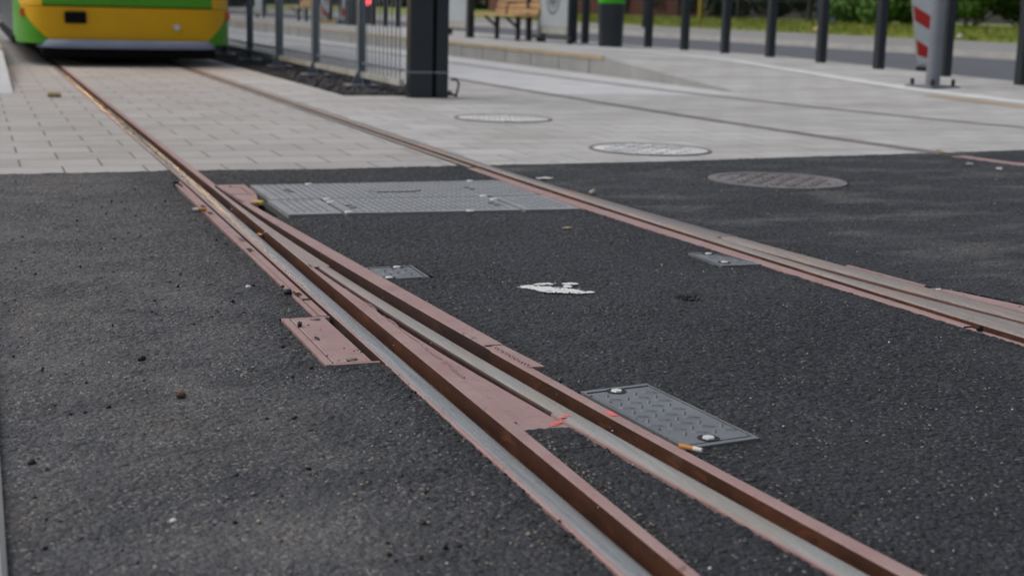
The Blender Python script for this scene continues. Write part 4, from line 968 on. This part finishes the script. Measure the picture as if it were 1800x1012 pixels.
for k, (x, y, d) in enumerate(((26.6, 38.2, 'green leafy shrub left of the striped board, where the dark fence ends'), (26.9, 36.2, 'green leafy shrub behind the striped board'), (26.7, 34.2, 'green leafy shrub right of the grey post'), (27.0, 32.2, 'green leafy shrub left of the last bollard'), (26.8, 30.2, 'browner green shrub at the right edge behind the last bollard'), (27.2, 28., 'green leafy shrub beyond the right edge'))):
    shrub('shrub', x, y, .5, 1.45, 3.0, 9000, 40 + k, 'hedge', d, 'shrub', gl)
t = wempty('panel_fence', (26.2, 40, .5)); tag(t, 'dark green wire panel fence behind the bollards on the far bank', 'fence')
for k in range(10):
    y = 39.4 + k * 2.4; MB().box(26.16, 26.26, y - .06, y + .06, .4, 2.7, .01).build('post', MT['hyd'], t)
    pn = MB()
    for i in range(12): pn.box(26.2, 26.212, y + .06 + i * .19, y + .06 + i * .19 + .012, .5, 2.6)
    for i in range(4): pn.box(26.205, 26.22, y, y + 2.4, .62 + i * .6, .65 + i * .6)
    pn.build('panel', MT['hyd'], t)
tag(MB().box(26.0, 26.1, 39.9, 41.0, .5, 2.4, .02).build('blue_board', MT['blue']), 'dark blue board standing against the panel fence', 'board')
tag(MB().box(-.07, .07, -.07, .07, -.1, 3.2, .02, Matrix.Translation((25.2, 47.6, .5))).build('mustard_post', MT['mustard']), 'mustard yellow post in front of the dark fence', 'post')
tag(MB().box(27., 27.4, 50, 76, .3, 1.25, .02).build('low_wall', MT['brick']), 'low red brown wall beyond the grass at the left of the dark fence', 'wall')
tag(MB().box(-.22, .22, -.05, .05, .4, 2.4, .02, Matrix.Translation((25.6, 56.8, .5))).build('white_board', MT['wht']), 'pale upright board just right of the bin', 'board')
tag(MB().cyl((22., 45.6), .13, .11, .1, 5, 14).build('street_pole', MT['black']), 'black pole on the far footway between the bin and the first bollard', 'pole')
for k in range(11):
    shrub('dark_shrub', 28.0 + (k % 2) * .6, 39. + k * 2.2, .5, 1.5, 3.6, 2600, 80 + k, 'dhedge', 'dark shrub crowding behind the panel fence', 'shrub', 'dark shrubs behind the fence', .13)
q = np.random.default_rng(9); cc = [(x, y, q.uniform(.8, 9)) for y in np.arange(62, 200, 5.) for x in (30 + q.uniform(0, 6), 33 + q.uniform(0, 9))] + [(x, 150 + q.uniform(0, 12), q.uniform(1, 10)) for x in np.arange(-20, 40, 3.) for _ in range(2)]
tag(link('far_trees', leaves(26000, cc, [(3.4, 4., 3.4)] * len(cc), .5, 4, .1), MT['dhedge']), kind='stuff')
lump('litter_bag', 24.0, 52.2, .25, (.16, .16, .1), 'paper', 'white litter bag on the far footway right of the first bollard', 'litter', 60)
lump('litter_bag', 23.4, 48.2, .24, (.16, .16, .1), 'wht', 'white litter bag on the far footway behind the second bollard', 'litter', 61)
lump('litter_bag', 22.4, 50.0, .2, (.17, .17, .12), 'pink', 'pink litter on the far footway just right of the bin', 'litter', 62)
lump('leaf_pile', 23.3, 36.6, .27, (.17, .2, .12), 'leaf', 'yellow leaf heap by the grass beside a bollard', 'leaves', 63)
lump('ball', 23.2, 30.0, .28, (.07, .07, .07), 'stonew', 'small white ball at the grass edge left of the last bollard', 'ball', 64)
